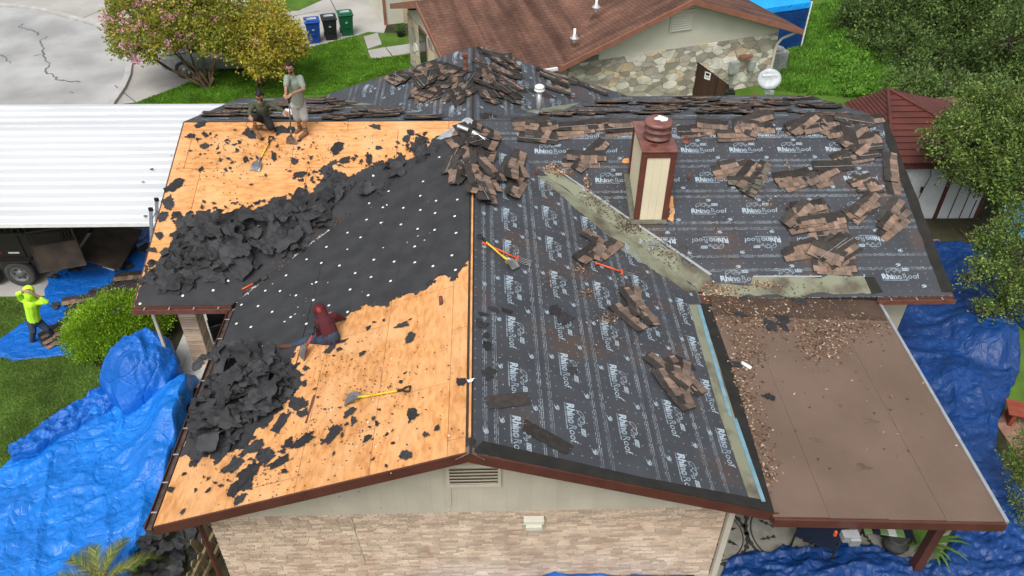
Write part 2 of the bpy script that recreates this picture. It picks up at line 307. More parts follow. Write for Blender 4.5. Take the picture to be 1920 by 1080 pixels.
# ------------------------------------------------------------------ mesh helpers
def tag(o, label=None, cat=None, group=None, kind=None):
    if label: o['label'] = label
    if cat: o['category'] = cat
    if group: o['group'] = group
    if kind: o['kind'] = kind
    return o
def link(name, data, parent=None, M=None):
    o = bpy.data.objects.new(name, data); COL.objects.link(o)
    if parent is not None: o.parent = parent
    if M is not None: o.matrix_local = M
    return o
def empty(name, label, cat, loc=(0, 0, 0), rz=0., group=None, M=None):
    o = link(name, None); o.empty_display_size = .2
    if M is not None: o.matrix_world = M
    else: o.location = loc; o.rotation_euler = (0, 0, rz)
    return tag(o, label, cat, group)
def struct(o): o['kind'] = 'structure'; return o
class G:
    """collects faces; build() makes one mesh object"""
    def __init__(s): s.v, s.f, s.m = [], [], []
    def add(s, vs, fs, mi=0):
        b = len(s.v); s.v += [tuple(p) for p in vs]
        for f in fs: s.f.append([b+i for i in f]); s.m.append(mi)
        return s
    def box(s, c, d, M=None, mi=0):
        x, y, z = d[0]/2, d[1]/2, d[2]/2; c = Vector(c)
        vs = [c+Vector((sx*x, sy*y, sz*z)) for sz in (-1, 1) for sx, sy in ((-1, -1), (1, -1), (1, 1), (-1, 1))]
        if M is not None: vs = [M @ p for p in vs]
        return s.add(vs, [(3, 2, 1, 0), (4, 5, 6, 7), (0, 1, 5, 4), (1, 2, 6, 5), (2, 3, 7, 6), (3, 0, 4, 7)], mi)
    def prism(s, poly, fn, h0, h1, mi=0, side=None):
        """poly of (u,v) extruded between heights; fn(u,v,h) -> point. poly is counter-clockwise seen from +h"""
        n = len(poly)
        if sum(poly[i][0]*poly[(i+1) % n][1]-poly[(i+1) % n][0]*poly[i][1] for i in range(n)) < 0: poly = poly[::-1]
        vs = [fn(u, v, h0) for u, v in poly]+[fn(u, v, h1) for u, v in poly]
        s.add(vs, [tuple(range(n-1, -1, -1)), tuple(range(n, 2*n))], mi)
        b = len(s.v)-2*n
        for i in range(n):
            j = (i+1) % n; s.f.append([b+i, b+j, b+n+j, b+n+i]); s.m.append(mi if side is None else side)
        return s
    def tube(s, p, q, r1, r2=None, n=8, mi=0, caps=True):
        r2 = r1 if r2 is None else r2; p, q = Vector(p), Vector(q); d = q-p
        if d.length < 1e-6: return s
        X = d.orthogonal().normalized(); Y = d.normalized().cross(X)
        vs = []
        for c, r in ((p, r1), (q, r2)):
            for i in range(n):
                a = 2*math.pi*i/n; vs.append(c+X*(r*math.cos(a))+Y*(r*math.sin(a)))
        fs = [(i, (i+1) % n, n+(i+1) % n, n+i) for i in range(n)]
        if caps: fs += [tuple(range(n-1, -1, -1)), tuple(range(n, 2*n))]
        return s.add(vs, fs, mi)
    def path(s, pts, r, n=8, mi=0):
        for a, b in zip(pts, pts[1:]): s.tube(a, b, r, n=n, mi=mi)
        return s
    def lathe(s, prof, n=20, c=(0, 0, 0), mi=0, M=None, caps=True):
        c = Vector(c); vs = []
        for r, z in prof:
            for i in range(n):
                a = 2*math.pi*i/n; p = c+Vector((r*math.cos(a), r*math.sin(a), z)); vs.append(M @ p if M else p)
        fs = []
        for k in range(len(prof)-1):
            for i in range(n): j = (i+1) % n; fs.append((k*n+i, k*n+j, (k+1)*n+j, (k+1)*n+i))
        if caps: fs += [tuple(range(n-1, -1, -1)), tuple(range((len(prof)-1)*n, len(prof)*n))]
        return s.add(vs, fs, mi)
    def mesh(s, name, mats, smooth=False):
        me = bpy.data.meshes.new(name); me.from_pydata(s.v, [], s.f)
        for m_ in ([mats] if isinstance(mats, str) else mats): me.materials.append(MATS[m_])
        if max(s.m, default=0): me.polygons.foreach_set('material_index', s.m)
        if smooth: me.polygons.foreach_set('use_smooth', [True]*len(me.polygons))
        me.update(); return me
    def build(s, name, mats, parent=None, smooth=False, M=None):
        return link(name, s.mesh(name, mats, smooth), parent, M)
def bevel(o, wd=.01, seg=2):
    b = o.modifiers.new('bevel', 'BEVEL'); b.width = wd; b.segments = seg; b.limit_method = 'ANGLE'; return o
def clip(poly, a, b, c):
    """keep a*u+b*v<=c"""
    out = []; n = len(poly)
    for i in range(n):
        p, q = poly[i], poly[(i+1) % n]; dp, dq = a*p[0]+b*p[1]-c, a*q[0]+b*q[1]-c
        if dp <= 0: out.append(p)
        if dp*dq < 0: t = dp/(dp-dq); out.append((p[0]+(q[0]-p[0])*t, p[1]+(q[1]-p[1])*t))
    return out
def clip_convex(poly, conv):
    n = len(conv); ar = sum(conv[i][0]*conv[(i+1) % n][1]-conv[(i+1) % n][0]*conv[i][1] for i in range(n))
    if ar < 0: conv = conv[::-1]
    for i in range(n):
        p, q = conv[i], conv[(i+1) % n]; ex, ey = q[0]-p[0], q[1]-p[1]
        poly = clip(poly, ey, -ex, ey*p[0]-ex*p[1])
        if len(poly) < 3: return []
    return poly
def rect(u0, v0, u1, v1): return [(u0, v0), (u1, v0), (u1, v1), (u0, v1)]
def inside(pt, poly):
    x, y = pt; r = False; n = len(poly)
    for i in range(n):
        (x1, y1), (x2, y2) = poly[i], poly[(i+1) % n]
        if (y1 > y) != (y2 > y) and x < (x2-x1)*(y-y1)/(y2-y1)+x1: r = not r
    return r
def area(poly):
    n = len(poly); return abs(sum(poly[i][0]*poly[(i+1) % n][1]-poly[(i+1) % n][0]*poly[i][1] for i in range(n)))/2
def ragged(poly, amp=.06, step=.05, keep=lambda a, b: False, seed=0.):
    """resample a polygon's edges and tear them"""
    out = []; n = len(poly)
    for i in range(n):
        a, b = poly[i], poly[(i+1) % n]; d = math.dist(a, b); k = max(1, int(d/step))
        if keep(a, b): out.append(a); continue
        nx, ny = (b[1]-a[1])/d, (a[0]-b[0])/d
        for j in range(k):
            t = j/k; x, y = a[0]+(b[0]-a[0])*t, a[1]+(b[1]-a[1])*t
            o = amp*(noise.noise((x*3+seed, y*3, seed))*1.5+noise.noise((x*11, y*11+seed, 3))*.8+random.uniform(-.3, .3))
            out.append((x+nx*o, y+ny*o))
    return out
def setuv(o, fn):
    me = o.data; uv = me.uv_layers.new(name='UVMap'); 
    for l in me.loops: uv.data[l.index].uv = fn(me.vertices[l.vertex_index].co)
    return o
def fast_mesh(name, V, F, mats, mi=None):
    me = bpy.data.meshes.new(name); V = np.asarray(V, np.float32); F = np.asarray(F, np.int32); k = F.shape[1]
    me.vertices.add(len(V)); me.vertices.foreach_set('co', V.ravel())
    me.loops.add(F.size); me.loops.foreach_set('vertex_index', F.ravel())
    me.polygons.add(len(F)); me.polygons.foreach_set('loop_start', np.arange(0, F.size, k, dtype=np.int32)); me.polygons.foreach_set('loop_total', np.full(len(F), k, np.int32))
    for m_ in mats: me.materials.append(MATS[m_])
    if mi is not None: me.polygons.foreach_set('material_index', np.asarray(mi, np.int32))
    me.update(calc_edges=True); me.validate(); return me
def unit(a): return a/np.maximum(np.linalg.norm(a, axis=1, keepdims=True), 1e-9)
def leaves(name, P, D, ln, wd, mats, mi=None, jit=.5):
    """a leaf-shaped quad at every point P growing along D"""
    n = len(P); D = unit(D+rng.normal(0, jit, (n, 3))); S = unit(np.cross(D, rng.normal(0, 1, (n, 3))))
    L = ln*rng.uniform(.65, 1.3, (n, 1)); W = wd*rng.uniform(.7, 1.25, (n, 1))
    V = np.stack([P, P+D*L*.5+S*W*.5, P+D*L, P+D*L*.5-S*W*.5], 1).reshape(-1, 3)
    return fast_mesh(name, V, np.arange(4*n).reshape(-1, 4), mats, mi)
# ================================================================== the ground
def sheet(name, pts, z, m_, kind='structure'):
    g = G(); n = len(pts); g.add([(p[0], p[1], z) for p in pts], [tuple(range(n))])
    o = g.build(name, m_); o['kind'] = kind
    if o.data.polygons[0].normal.z < 0: o.data.flip_normals()
    return o
def gpx(*pts): return [tuple(onz(x, y)[:2]) for x, y in pts]
sheet('ground', rect(-160, -60, 160, 220), 0, 'soil')
lawn_back = sheet('lawn', [(-14.6, 14.0), (-13.5, 20.0)]+gpx((255, 192), (330, 166), (420, 128), (500, 108), (560, 96), (672, 66), (690, 60), (720, 62), (775, 62), (800, 40))+[(1, 28), (12.5, 34), (34, 34), (34, 15), (9, 14)], .004, 'lawn')
lawn_left = sheet('lawn', [(-30, -8), (-30, 9.0)]+gpx((0, 552), (75, 560), (130, 640), (190, 700), (330, 720))+[(-5, -8)], .004, 'lawn')
sheet('lawn', [(8.6, -9), (13.5, -9), (22, 3), (20, 14), (14.2, 8.7), (12, 6.2)], .004, 'lawn')
sheet('driveway', [(-60, 19), (-13.5, 19), (-13.6, 20.0)]+gpx((255, 192), (330, 166), (420, 128), (500, 108), (560, 96), (672, 66), (690, 60), (720, 62), (740, 0))+[(-2, 45), (-60, 60)], .008, 'concrete')
sheet('lawn', gpx((490, 25), (560, 20), (640, -15), (600, -60), (480, -40)), .012, 'lawn')
sheet('lawn', gpx((195, 0), (215, 18), (300, 0), (300, -80), (180, -60)), .012, 'lawn')
kp = [(-120, 5), (0, 13), (67, 20), (133, 37), (187, 53), (217, 77), (233, 105), (238, 125), (235, 145), (225, 168), (206, 195), (190, 225)]
kg = [Vector((*q, 0)) for q in gpx(*kp)]
sheet('street', [(-60, 30)]+[tuple(p[:2]) for p in kg]+[(-14, 14), (-60, 14)], .012, 'street')
g = G()
for i in range(len(kg)-1):
    a, b = kg[i], kg[i+1]; d = (b-a).normalized(); nn = Vector((d.y, -d.x, 0))*-1
    if i == 0: pa = nn
    n2 = ((kg[i+2]-b).normalized() if i+2 < len(kg) else d); pb = (Vector((-d.y, d.x, 0))+Vector((-n2.y, n2.x, 0))).normalized()
    w_ = .22
    q = [a, b, b+pb*w_, a+pa*w_]
    g.prism([tuple(p[:2]) for p in q], lambda u, v, h: Vector((u, v, h)), 0, .12)
    pa = pb
struct(g.build('kerb', 'kerb'))
g = G()
for a, b in (((500, 40), (600, 20)), ((255, 192), (215, 160)), ((470, 60), (380, 20)), ((150, 36), (196, 16)), ((620, 0), (650, 60))):
    pa, pb = onz(*a, .0135), onz(*b, .0135); d = (pb-pa).normalized(); s_ = Vector((-d.y, d.x, 0))*.025
    g.add([pa-s_, pb-s_, pb+s_, pa+s_], [(0, 1, 2, 3)])
struct(g.build('joint_line', 'tar'))
cr = [[(43, 44), (38, 50), (45, 53), (55, 55), (65, 58), (72, 62), (70, 66)], [(86, 70), (77, 76), (80, 86), (80, 98), (86, 110), (92, 122), (87, 128), (90, 137), (100, 139), (105, 148), (120, 151), (150, 154)], [(0, 102), (10, 108), (19, 119)], [(128, 173), (138, 174)], [(66, 105), (80, 101)]]
for c in cr:
    P0 = [onz(x, y, .0165) for x, y in c]; P = []; g = G()
    for a_, b_ in zip(P0, P0[1:]):
        for t_ in range(4): P.append(a_.lerp(b_, t_/4)+Vector((random.uniform(-.06, .06), random.uniform(-.06, .06), 0)))
    P.append(P0[-1])
    for i in range(len(P)-1):
        d = (P[i+1]-P[i]).normalized(); s_ = Vector((-d.y, d.x, 0))*random.uniform(.02, .045); e = d*.02
        g.add([P[i]-s_-e, P[i+1]-s_*.8+e, P[i+1]+s_*.8+e, P[i]+s_-e], [(0, 1, 2, 3)])
    for k, v in enumerate(g.v): g.v[k] = (v[0], v[1], v[2]+(k//4)*.00015)
    struct(g.build('tar_seal', 'tar'))
# stepping slabs at the neighbour's path
for q in (((682, 70), (708, 63), (716, 84), (690, 93)), ((690, 96), (722, 90), (735, 108), (697, 112)), ((724, 90), (772, 83), (773, 100), (737, 106))):
    g = G(); g.prism(gpx(*q), lambda u, v, h: Vector((u, v, h)), 0, .04); struct(g.build('path_slab', 'concrete'))
sheet('driveway', [(-30, 8.9), (-7.2, 8.9), (-7.2, 15), (-30, 15)], .009, 'concrete')
sheet('patio', [(4.0, .15), (9.2, .0), (9.2, 6.0), (4.0, 6.0)], .02, 'floor_pale')

# grass blades where the lawn is near enough to read
def blades(name, polys, n, hgt, m_, label, cat='grass'):
    P = []
    for poly in polys:
        xs = [p[0] for p in poly]; ys = [p[1] for p in poly]; k = 0; goal = int(n*area(poly)/sum(area(q) for q in polys))
        while k < goal:
            c = (random.uniform(min(xs), max(xs)), random.uniform(min(ys), max(ys)))
            if inside(c, poly): P.append((*c, .004)); k += 1
    P = np.array(P); D = np.tile([0, 0, 1.], (len(P), 1))
    return tag(link(name, leaves(name, P, D, hgt, hgt*.28, [m_], jit=.55)), label, cat, kind='stuff')
back_poly = gpx((258, 193), (330, 166), (420, 128), (500, 108), (560, 96), (668, 68), (690, 112), (772, 104), (775, 130), (640, 175), (470, 185), (400, 197))
blades('grass', [back_poly], 70000, .09, 'grass_blade', 'bright green lawn behind the roof and under the flowering tree')
left_poly = gpx((0, 560), (75, 572), (60, 600), (0, 640)); left2 = gpx((0, 672), (125, 668), (185, 740), (100, 800), (0, 880))
left3 = gpx((122, 668), (178, 682), (222, 730), (205, 752), (184, 742))
blades('grass', [left_poly, left2, left3], 64000, .055, 'grass_dim', 'mown green lawn at the left below the bright shrub')
right_poly = gpx((1510, 20), (1560, 0), (1660, 0), (1700, 120), (1640, 185), (1520, 178), (1440, 168))
blades('ground_cover', [right_poly], 50000, .16, 'ground_cover', 'weedy bright green ground cover beside the stone clad house', 'ground cover')

# ================================================================== the house being re-roofed
house = empty('house', 'brick house with its roof half stripped to plywood and black underlayment', 'house')
XL, XR, YE, YB, WL, WR = -6.96, 10.17, 5.35, 15.0, 4.86, 4.74
POL = {  # plan outlines of the roof planes
 'ML': (MF, [(XL, YE), (YE-YM, YE), (0, YM), (XL, YM)]),
 'FL': (FL, [(-WL, 0), (0, 0), (0, YM), (-WL, YM-WL)]),
 'FR': (FR, [(0, 0), (WR, 0), (WR, YM-WR), (0, YM)]),
 'MR': (MF, [(0, YM), (YM-YE, YE), (XR, YE), (XR, YM)]),
 'BL': (MB, [(XL, YM), (0, YM), (-(YB-YM), YB), (XL, YB)]),
 'BR': (MB, [(0, YM), (XR, YM), (XR, YB), (YB-YM, YB)]),
 'RL': (FL, [(0, YM), (0, YB), (-(YB-YM), YB)]),
 'RR': (FR, [(0, YM), (YB-YM, YB), (0, YB)])}
UV = {k: [pl.xy(*p) for p in poly] for k, (pl, poly) in POL.items()}
for k, (pl, poly) in POL.items():
    g = G(); g.prism(UV[k], pl.P, -.16, -.018); g.build('roof_deck', 'deck_dark', house)
def strip_cover(key, name, m_, vs, h, uvm=True, sub=None, parent=house):
    """lay courses between slope distances vs on a roof plane"""
    pl = POL[key][0]; res = []
    for i, (v0, v1) in enumerate(zip(vs, vs[1:])):
        poly = clip_convex(rect(-30, v0, 30, v1), UV[key]) if sub is None else clip(clip(sub, 0, 1, v1), 0, -1, -v0)
        if len(poly) < 3: continue
        g = G(); hh = h+.004*(i % 2)+.0; g.prism(poly, pl.P, -.017, hh); o = g.build(name, m_, parent)
        if uvm: setuv(o, lambda co, v0=v0: ((co-pl.O).dot(pl.U), (co-pl.O).dot(pl.V)-v0))
        res.append((o, poly, v0, v1, hh))
    return res
# plywood sheets on the two stripped slopes: narrow course at the ridge, then full courses with staggered butt joints
def ply(key, m_, vs, off):
    pl = POL[key][0]
    for i, (v0, v1) in enumerate(zip(vs, vs[1:])):
        u = -14+off[i % len(off)]
        while u < 14:
            c = clip_convex(rect(u+.004, v0+.0035, u+2.434, v1-.0035), UV[key])
            if len(c) >= 3 and area(c) > .01:
                g = G(); g.prism(c, pl.P, -.017, random.uniform(-.001, .0015)); g.build('plywood_sheet', m_, house)
            u += 2.44
ply('ML', 'plywood_x', [-5.3, -4.0, -2.7, -1.5, -.28, -.02], (0, 1.22, .4))
ply('FL', 'plywood_y', [-5.2, -3.9, -2.75, -1.55, -.33, -.05], (.3, 1.5, .9))
# ridge gap: two rafters' board edges seen along the open ridge
g = G(); g.box((.012, 4.9, ZR-.03), (.035, 9.8, .05)); g.build('ridge_board', 'plywood_y', house)

# printed underlayment
LOGO = None
def text_mesh(txt, size, off=0., shear=0.):
    cu = bpy.data.curves.new('t', 'FONT'); cu.body = txt; cu.size = size; cu.offset = off; cu.shear = shear; cu.resolution_u = 2; cu.fill_mode = 'FRONT'
    o = bpy.data.objects.new('t', cu); COL.objects.link(o); dg = bpy.context.evaluated_depsgraph_get()
    me = bpy.data.meshes.new_from_object(o.evaluated_get(dg)); bpy.data.objects.remove(o)
    vs = [v.co.copy() for v in me.vertices]; fs = [tuple(p.vertices) for p in me.polygons]; bpy.data.meshes.remove(me); return vs, fs
def put_text(g, txt, size, x, y, off=0., shear=0., mi=0, z=0., sx=1.):
    vs, fs = text_mesh(txt, size, off, shear); g.add([(v.x*sx+x, v.y+y, z) for v in vs], fs, mi); return x+max(v.x for v in vs)*sx
def stroke(g, pts, wd, mi=0):
    for (a, b) in zip(pts, pts[1:]):
        d = math.dist(a, b); nx, ny = (b[1]-a[1])/d*wd/2, (a[0]-b[0])/d*wd/2
        g.add([(a[0]+nx, a[1]+ny, 0), (b[0]+nx, b[1]+ny, 0), (b[0]-nx, b[1]-ny, 0), (a[0]-nx, a[1]-ny, 0)], [(3, 2, 1, 0)], mi)
def logo_mesh():
    g = G(); x = put_text(g, 'Rhino', .185, -.30, 0, .0075); put_text(g, 'Roof', .185, x+.012, 0, -.0005)
    put_text(g, 'SYNTHETIC ROOFING UNDERLAYMENT', .0315, -.30, -.045, .0008)
    # the animal sketched above the name: head low on the right, horn, hump and flank strokes
    for pts in ([(-.16, .15), (-.17, .22), (-.12, .27), (-.05, .285), (.0, .27), (.04, .285), (.09, .26), (.10, .22), (.14, .20), (.155, .225), (.165, .19), (.13, .165), (.10, .16)],
                [(-.12, .16), (-.10, .21), (-.06, .23), (-.02, .21), (.0, .17)], [(.02, .16), (.03, .20), (.06, .22), (.09, .20)], [(-.05, .285), (-.06, .25), (-.03, .24), (.0, .27)],
                [(-.16, .18), (-.14, .19), (-.13, .17)], [(.04, .285), (.05, .25), (.08, .24)], [(-.02, .19), (.01, .195), (.02, .17)], [(.105, .19), (.12, .185), (.125, .175)]):
        stroke(g, pts, .009)
    fl = [(.19, .20), (.335, .20), (.35, .275), (.205, .275)]; g.add([(a, b, 0) for a, b in fl], [(0, 1, 2, 3)])
    put_text(g, 'U15', .072, .212, .213, .002, .15, 1, .001)
    return g.mesh('printed_logo', ['print', 'print_dark'])
def mark_mesh():
    g = G(); stroke(g, [(-.05, 0), (-.01, .03), (.03, .03), (.05, .0), (.02, -.03), (-.02, -.02)], .02); stroke(g, [(-.02, .0), (.03, .0)], .02); stroke(g, [(-.06, -.05), (.0, -.035)], .008)
    return g.mesh('printed_mark', ['print'])
LOGO, MARK = logo_mesh(), mark_mesh()
def logos(strips, pl, flip, offs, sp=1.17, rot=0., vo=.47):
    for k, (o, poly, v0, v1, hh) in enumerate(strips):
        us = [p[0] for p in poly]
        for mesh_, nm, du, dv in ((LOGO, 'printed_logo', 0, vo), (MARK, 'printed_mark', .55, .76), (MARK, 'printed_mark', .15, .2)):
            u = math.floor(min(us)/sp)*sp+offs[k % len(offs)]+du-sp*2
            while u < max(us)+.5:
                c = (u, v1-dv)
                if inside(c, poly) and inside((u-.28, c[1]), poly) and inside((u+.28, c[1]), poly):
                    a = rot+(math.pi if flip[k % len(flip)] else 0)
                    M = pl.mat(c[0], c[1], hh+.004, a)
                    if nm == 'printed_logo': M = M @ Matrix.Translation((0, -.10, 0))
                    link(nm, mesh_, o, M)
                u += sp
bk = .9266
sFR = strip_cover('FR', 'underlayment_course', 'underlay', [-5.05, -4.03, -3.1, -2.17, -1.25, -.32, -.06], .004)
logos(sFR, FR, [True], [.10, .50, 1.10, 1.09, .58, .3])     # reading towards the viewer, heads down-slope
sMR = strip_cover('MR', 'underlayment_course', 'underlay', [-5.35, -4.23, -3.30, -2.38, -1.45, -.52, -.03], .004)
logos(sMR, MF, [False, True, False, False, False, False], [.90, .66, .55, .79, .59, .2])
for key in ('BL', 'BR', 'RL', 'RR'):
    vb = [-.03-bk*k for k in range(6)][::-1]; s_ = strip_cover(key, 'underlayment_course', 'underlay', vb, .004)
    logos(s_, POL[key][0], [key == 'RR'], [.3, .8, .1, .6, .5])
# ------------------------------------------------------------------ felt still nailed down, with torn edges
def puv(pl, pts): return [pl.uv(x, y) for x, y in pts]
fl_felt = [FL.xy(0, YM)]+puv(FL, [(887, 480), (872, 500), (852, 522), (826, 512), (800, 540), (770, 552), (742, 556), (715, 576), (690, 572), (660, 582), (640, 604), (612, 612), (585, 628), (560, 642), (545, 672), (552, 700), (575, 716), (548, 745), (528, 758), (505, 790), (480, 805), (462, 850), (440, 838), (410, 868), (388, 850), (366, 872), (352, 850), (330, 862)])+[FL.xy(-WL, 1.9), FL.xy(-WL, YM-WL)]
ml_felt = [MF.xy(0, YM)]+puv(MF, [(868, 236), (842, 246), (810, 262), (792, 285), (760, 297), (735, 300), (700, 312), (655, 330), (622, 318), (598, 342), (580, 366), (545, 384), (512, 374), (470, 398), (425, 402), (398, 396), (372, 408), (345, 404), (352, 430), (338, 452), (342, 470), (316, 468), (302, 486), (292, 500), (276, 512)])+[MF.xy(XL+.02, YE+1.0), MF.xy(XL+.02, YE), MF.xy(-WL, YE), MF.xy(-WL, YM-WL)]
def keepline(a, b): return math.dist(a, b) > 1.5
feltFL = clip_convex(ragged(fl_felt, .055, .045, keepline, 1.3), UV['FL']); feltML = clip_convex(ragged(ml_felt, .06, .045, keepline, 5.1), UV['ML'])
for key, poly, vs in (('FL', feltFL, [-5.2, -4.2, -3.3, -2.4, -1.5, -.6, -.05]), ('ML', feltML, [-5.4, -4.4, -3.5, -2.6, -1.7, -.8, .0])):
    for o, *_ in strip_cover(key, 'felt_course', 'felt', vs, .004, False, poly): pass
gn = G(); gn.lathe([(.021, 0), (.021, .002), (.012, .005)], 10); NAIL = gn.mesh('nail_cap', 'white')
cnt = 0
for i in range(-40, 40):
    for j in range(14):
        u = i*.62+(j % 2)*.31+random.uniform(-.08, .08); v = -.35-j*.42+random.uniform(-.05, .05)
        if inside((u, v), feltFL) and inside((u+.1, v-.1), feltFL) and FL.P(u, v).y > 3.4-.2*0 and random.random() < .8:
            M = FL.mat(u, v, .0095); link('nail_cap', NAIL, house, M @ Matrix.Diagonal((1.35, 1.35, 1, 1))); cnt += 1
for x, y in ((332, 534), (343, 555), (485, 425), (428, 527), (263, 570), (400, 545), (560, 470), (700, 330)):
    link('nail_cap', NAIL, house, MF.mat(*MF.uv(x, y), .012) @ Matrix.Diagonal((1.3, 1.3, 1, 1)))

# ------------------------------------------------------------------ valleys: painted metal, and the torn strip on the left
def valley(pl, pts, name='valley_flashing', m_='valley_metal', h=.012, amp=.05):
    poly = ragged(puv(pl, pts), amp, .12, seed=2.2)
    g = G(); g.prism(poly, pl.P, .002, h); return g.build(name, m_, house)
valley(FR, [(1006, 330), (1035, 330), (1310, 545), (1285, 545), (1168, 470), (1068, 378)])
valley(MF, [(1012, 318), (1040, 320), (1120, 372), (1200, 425), (1260, 470), (1335, 522), (1330, 555), (1308, 545)])
valley(MF, [(1410, 518), (1620, 520), (1636, 550), (1330, 556), (1332, 535), (1405, 535)], h=.014)
g = G(); g.prism(puv(MF, [(1412, 518), (1540, 518), (1540, 520.5), (1412, 520.5)]), MF.P, .015, .024); g.build('drip_edge', 'galvanised', house)
g = G(); g.prism(puv(MF, [(1042, 318), (1046, 318), (1335, 515), (1330, 517)]), MF.P, .012, .022); g.build('drip_edge', 'galvanised', house)
valley(FR, [(1291, 572), (1312, 572), (1432, 942), (1405, 937), (1350, 780)], h=.015, amp=.006)
g = G(); g.prism(puv(FR, [(1306, 574), (1313, 574), (1372, 782), (1366, 782)]), FR.P, .016, .026); g.prism(puv(FR, [(1373, 786), (1380, 786), (1434, 942), (1427, 942)]), FR.P, .016, .028); g.build('drip_edge', 'blue_flash', house)
g = G(); g.prism(puv(FR, [(885, 848), (1450, 962), (1440, 940), (1200, 895), (905, 828)]), FR.P, .009, .017); g.build('starter_course', 'cap_strip', house)
g = G(); g.prism(puv(FR, [(1313, 570), (1338, 572), (1450, 960), (1434, 942), (1376, 780)]), FR.P, .010, .022); g.build('starter_course', 'cap_strip', house)
g = G(); g.prism(puv(MF, [(1620, 520), (1638, 520), (1655, 548), (1634, 552)]), MF.P, .008, .018); g.build('starter_course', 'cap_strip', house)
g = G(); g.prism(ragged(puv(MF, [(1655, 215), (1672, 250), (1787, 548), (1765, 548), (1660, 262)]), .02, .2), MF.P, .009, .016); g.build('starter_course', 'cap_strip', house)
for px_ in ([(640, 172), (662, 168), (728, 180), (720, 196), (640, 198)], ):
    g = G(); g.prism(puv(MB, px_), MB.P, .006, .02); g.build('valley_flashing', 'valley_metal', house)
g = G(); g.prism(puv(MB, [(945, 198), (1010, 188), (1110, 184), (1060, 206), (1000, 214)]), MB.P, .006, .02); g.build('valley_flashing', 'valley_metal', house)
for px_ in ([(715, 194), (780, 196), (782, 204), (815, 205), (860, 208), (850, 214), (780, 210), (720, 198)], [(838, 214), (870, 208), (874, 216), (846, 218)]):
    g = G(); g.prism(ragged(puv(MB, px_), .05, .1), MB.P, .012, .024); g.build('valley_liner', 'silver_foil', house)
for px_ in ([(442, 570), (455, 556), (520, 510), (600, 440), (648, 425), (640, 432), (600, 452), (530, 514), (470, 560)], [(820, 262), (850, 236), (880, 222), (892, 232), (862, 252)]):
    g = G(); g.prism(ragged(puv(MF, px_), .05, .08), MF.P, .006, .016); g.build('valley_liner', 'silver_foil', house)

# ------------------------------------------------------------------ fascia, rakes, gutters
def rake(a, b, hgt=.2, th=.03, up=.03, name='fascia_board', m_='fascia'):
    a, b = Vector(a), Vector(b); d = (b-a).normalized(); n = Vector((d.y, -d.x, 0)).normalized() if abs(d.z) < .9 else Vector((0, 1, 0))
    g = G(); Z = Vector((0, 0, 1)); vs = [a+Z*up, b+Z*up, b-Z*(hgt-up), a-Z*(hgt-up)]
    g.add([p for p in vs]+[p+n*th for p in vs], [(0, 1, 2, 3), (7, 6, 5, 4), (0, 4, 5, 1), (1, 5, 6, 2), (2, 6, 7, 3), (3, 7, 4, 0)]); return g.build(name, m_, house)
ze = lambda w_: ZR-SL*w_
rake((-WL, -.001, ze(WL)), (0, -.001, ZR), up=.012); rake((0, -.001, ZR), (WR+.25, -.001, ze(WR+.25)), up=.0)
rake((XL, YM, ZR), (XL, YE, ze(YM-YE)), up=.0); rake((XR, YE, ze(YM-YE)), (XR, YM, ZR), up=.0)
rake((XR, YM, ZR), (XR, YB, ze(YB-YM)), up=0); rake((XL, YB, ze(YB-YM)), (XL, YM, ZR), up=0)
def gutter(p, q, outn, wd=.12, dp=.11, name='gutter', spacers=5, m_='rust_brown'):
    p, q, n = Vector(p), Vector(q), Vector(outn).normalized(); Z = Vector((0, 0, 1)); root = None
    prof = [(0, 0), (0, -dp), (wd, -dp), (wd, 0), (wd-.012, 0), (wd-.012, -dp+.012), (.012, -dp+.012), (.012, 0)]
    vs = [e+n*a+Z*b for e in (p, q) for a, b in prof]; k = len(prof)
    g = G(); g.add(vs, [(i, (i+1) % k, k+(i+1) % k, k+i) for i in range(k)]+[tuple(range(k-1, -1, -1)), tuple(range(k, 2*k))])
    root = g.build(name, m_, house)
    g = G(); a, b = p+n*.013-Z*(dp*.55), q+n*.013-Z*(dp*.55); g.add([a, b, b+n*(wd-.026), a+n*(wd-.026)], [(0, 1, 2, 3)]); g.build('gutter_debris', 'gutter_inside', root)
    for i in range(spacers):
        c = p.lerp(q, (i+.5)/spacers)-Z*.008; d = (q-p).normalized()
        g = G(); g.add([c-d*.012, c+d*.012, c+d*.012+n*wd, c-d*.012+n*wd, c-d*.012-Z*.01, c+d*.012-Z*.01, c+d*.012+n*wd-Z*.01, c-d*.012+n*wd-Z*.01], [(0, 1, 2, 3), (7, 6, 5, 4), (0, 4, 5, 1), (1, 5, 6, 2), (2, 6, 7, 3), (3, 7, 4, 0)])
        g.build('gutter_spacer', 'galvanised', root)
    return root
zg = ze(YM-YE)
gutter((XL-.02, YE-.02, zg+.0), (-WL-.12, YE-.02, zg), (0, -1, 0), spacers=4)
gutter((8.55, YE-.02, zg), (XR+.03, YE-.02, zg), (0, -1, 0), spacers=3)
gutter((-WL-.02, YE-.2, ze(WL)+.0), (-WL-.02, -.02, ze(WL)), (-1, 0, 0), spacers=9, m_='fascia')
g = G(); g.path([(-WL-.08, .15, 2.48), (-WL+.05, .3, 2.3), (-WL+.45, .42, 2.0), (-4.42, .45, .1)], .045, n=6); g.build('downspout', 'fascia', house)
g = G(); g.box((4.33, .50, 1.0), (.10, .09, 2.0)); g.build('downspout', 'trim_cream', house)

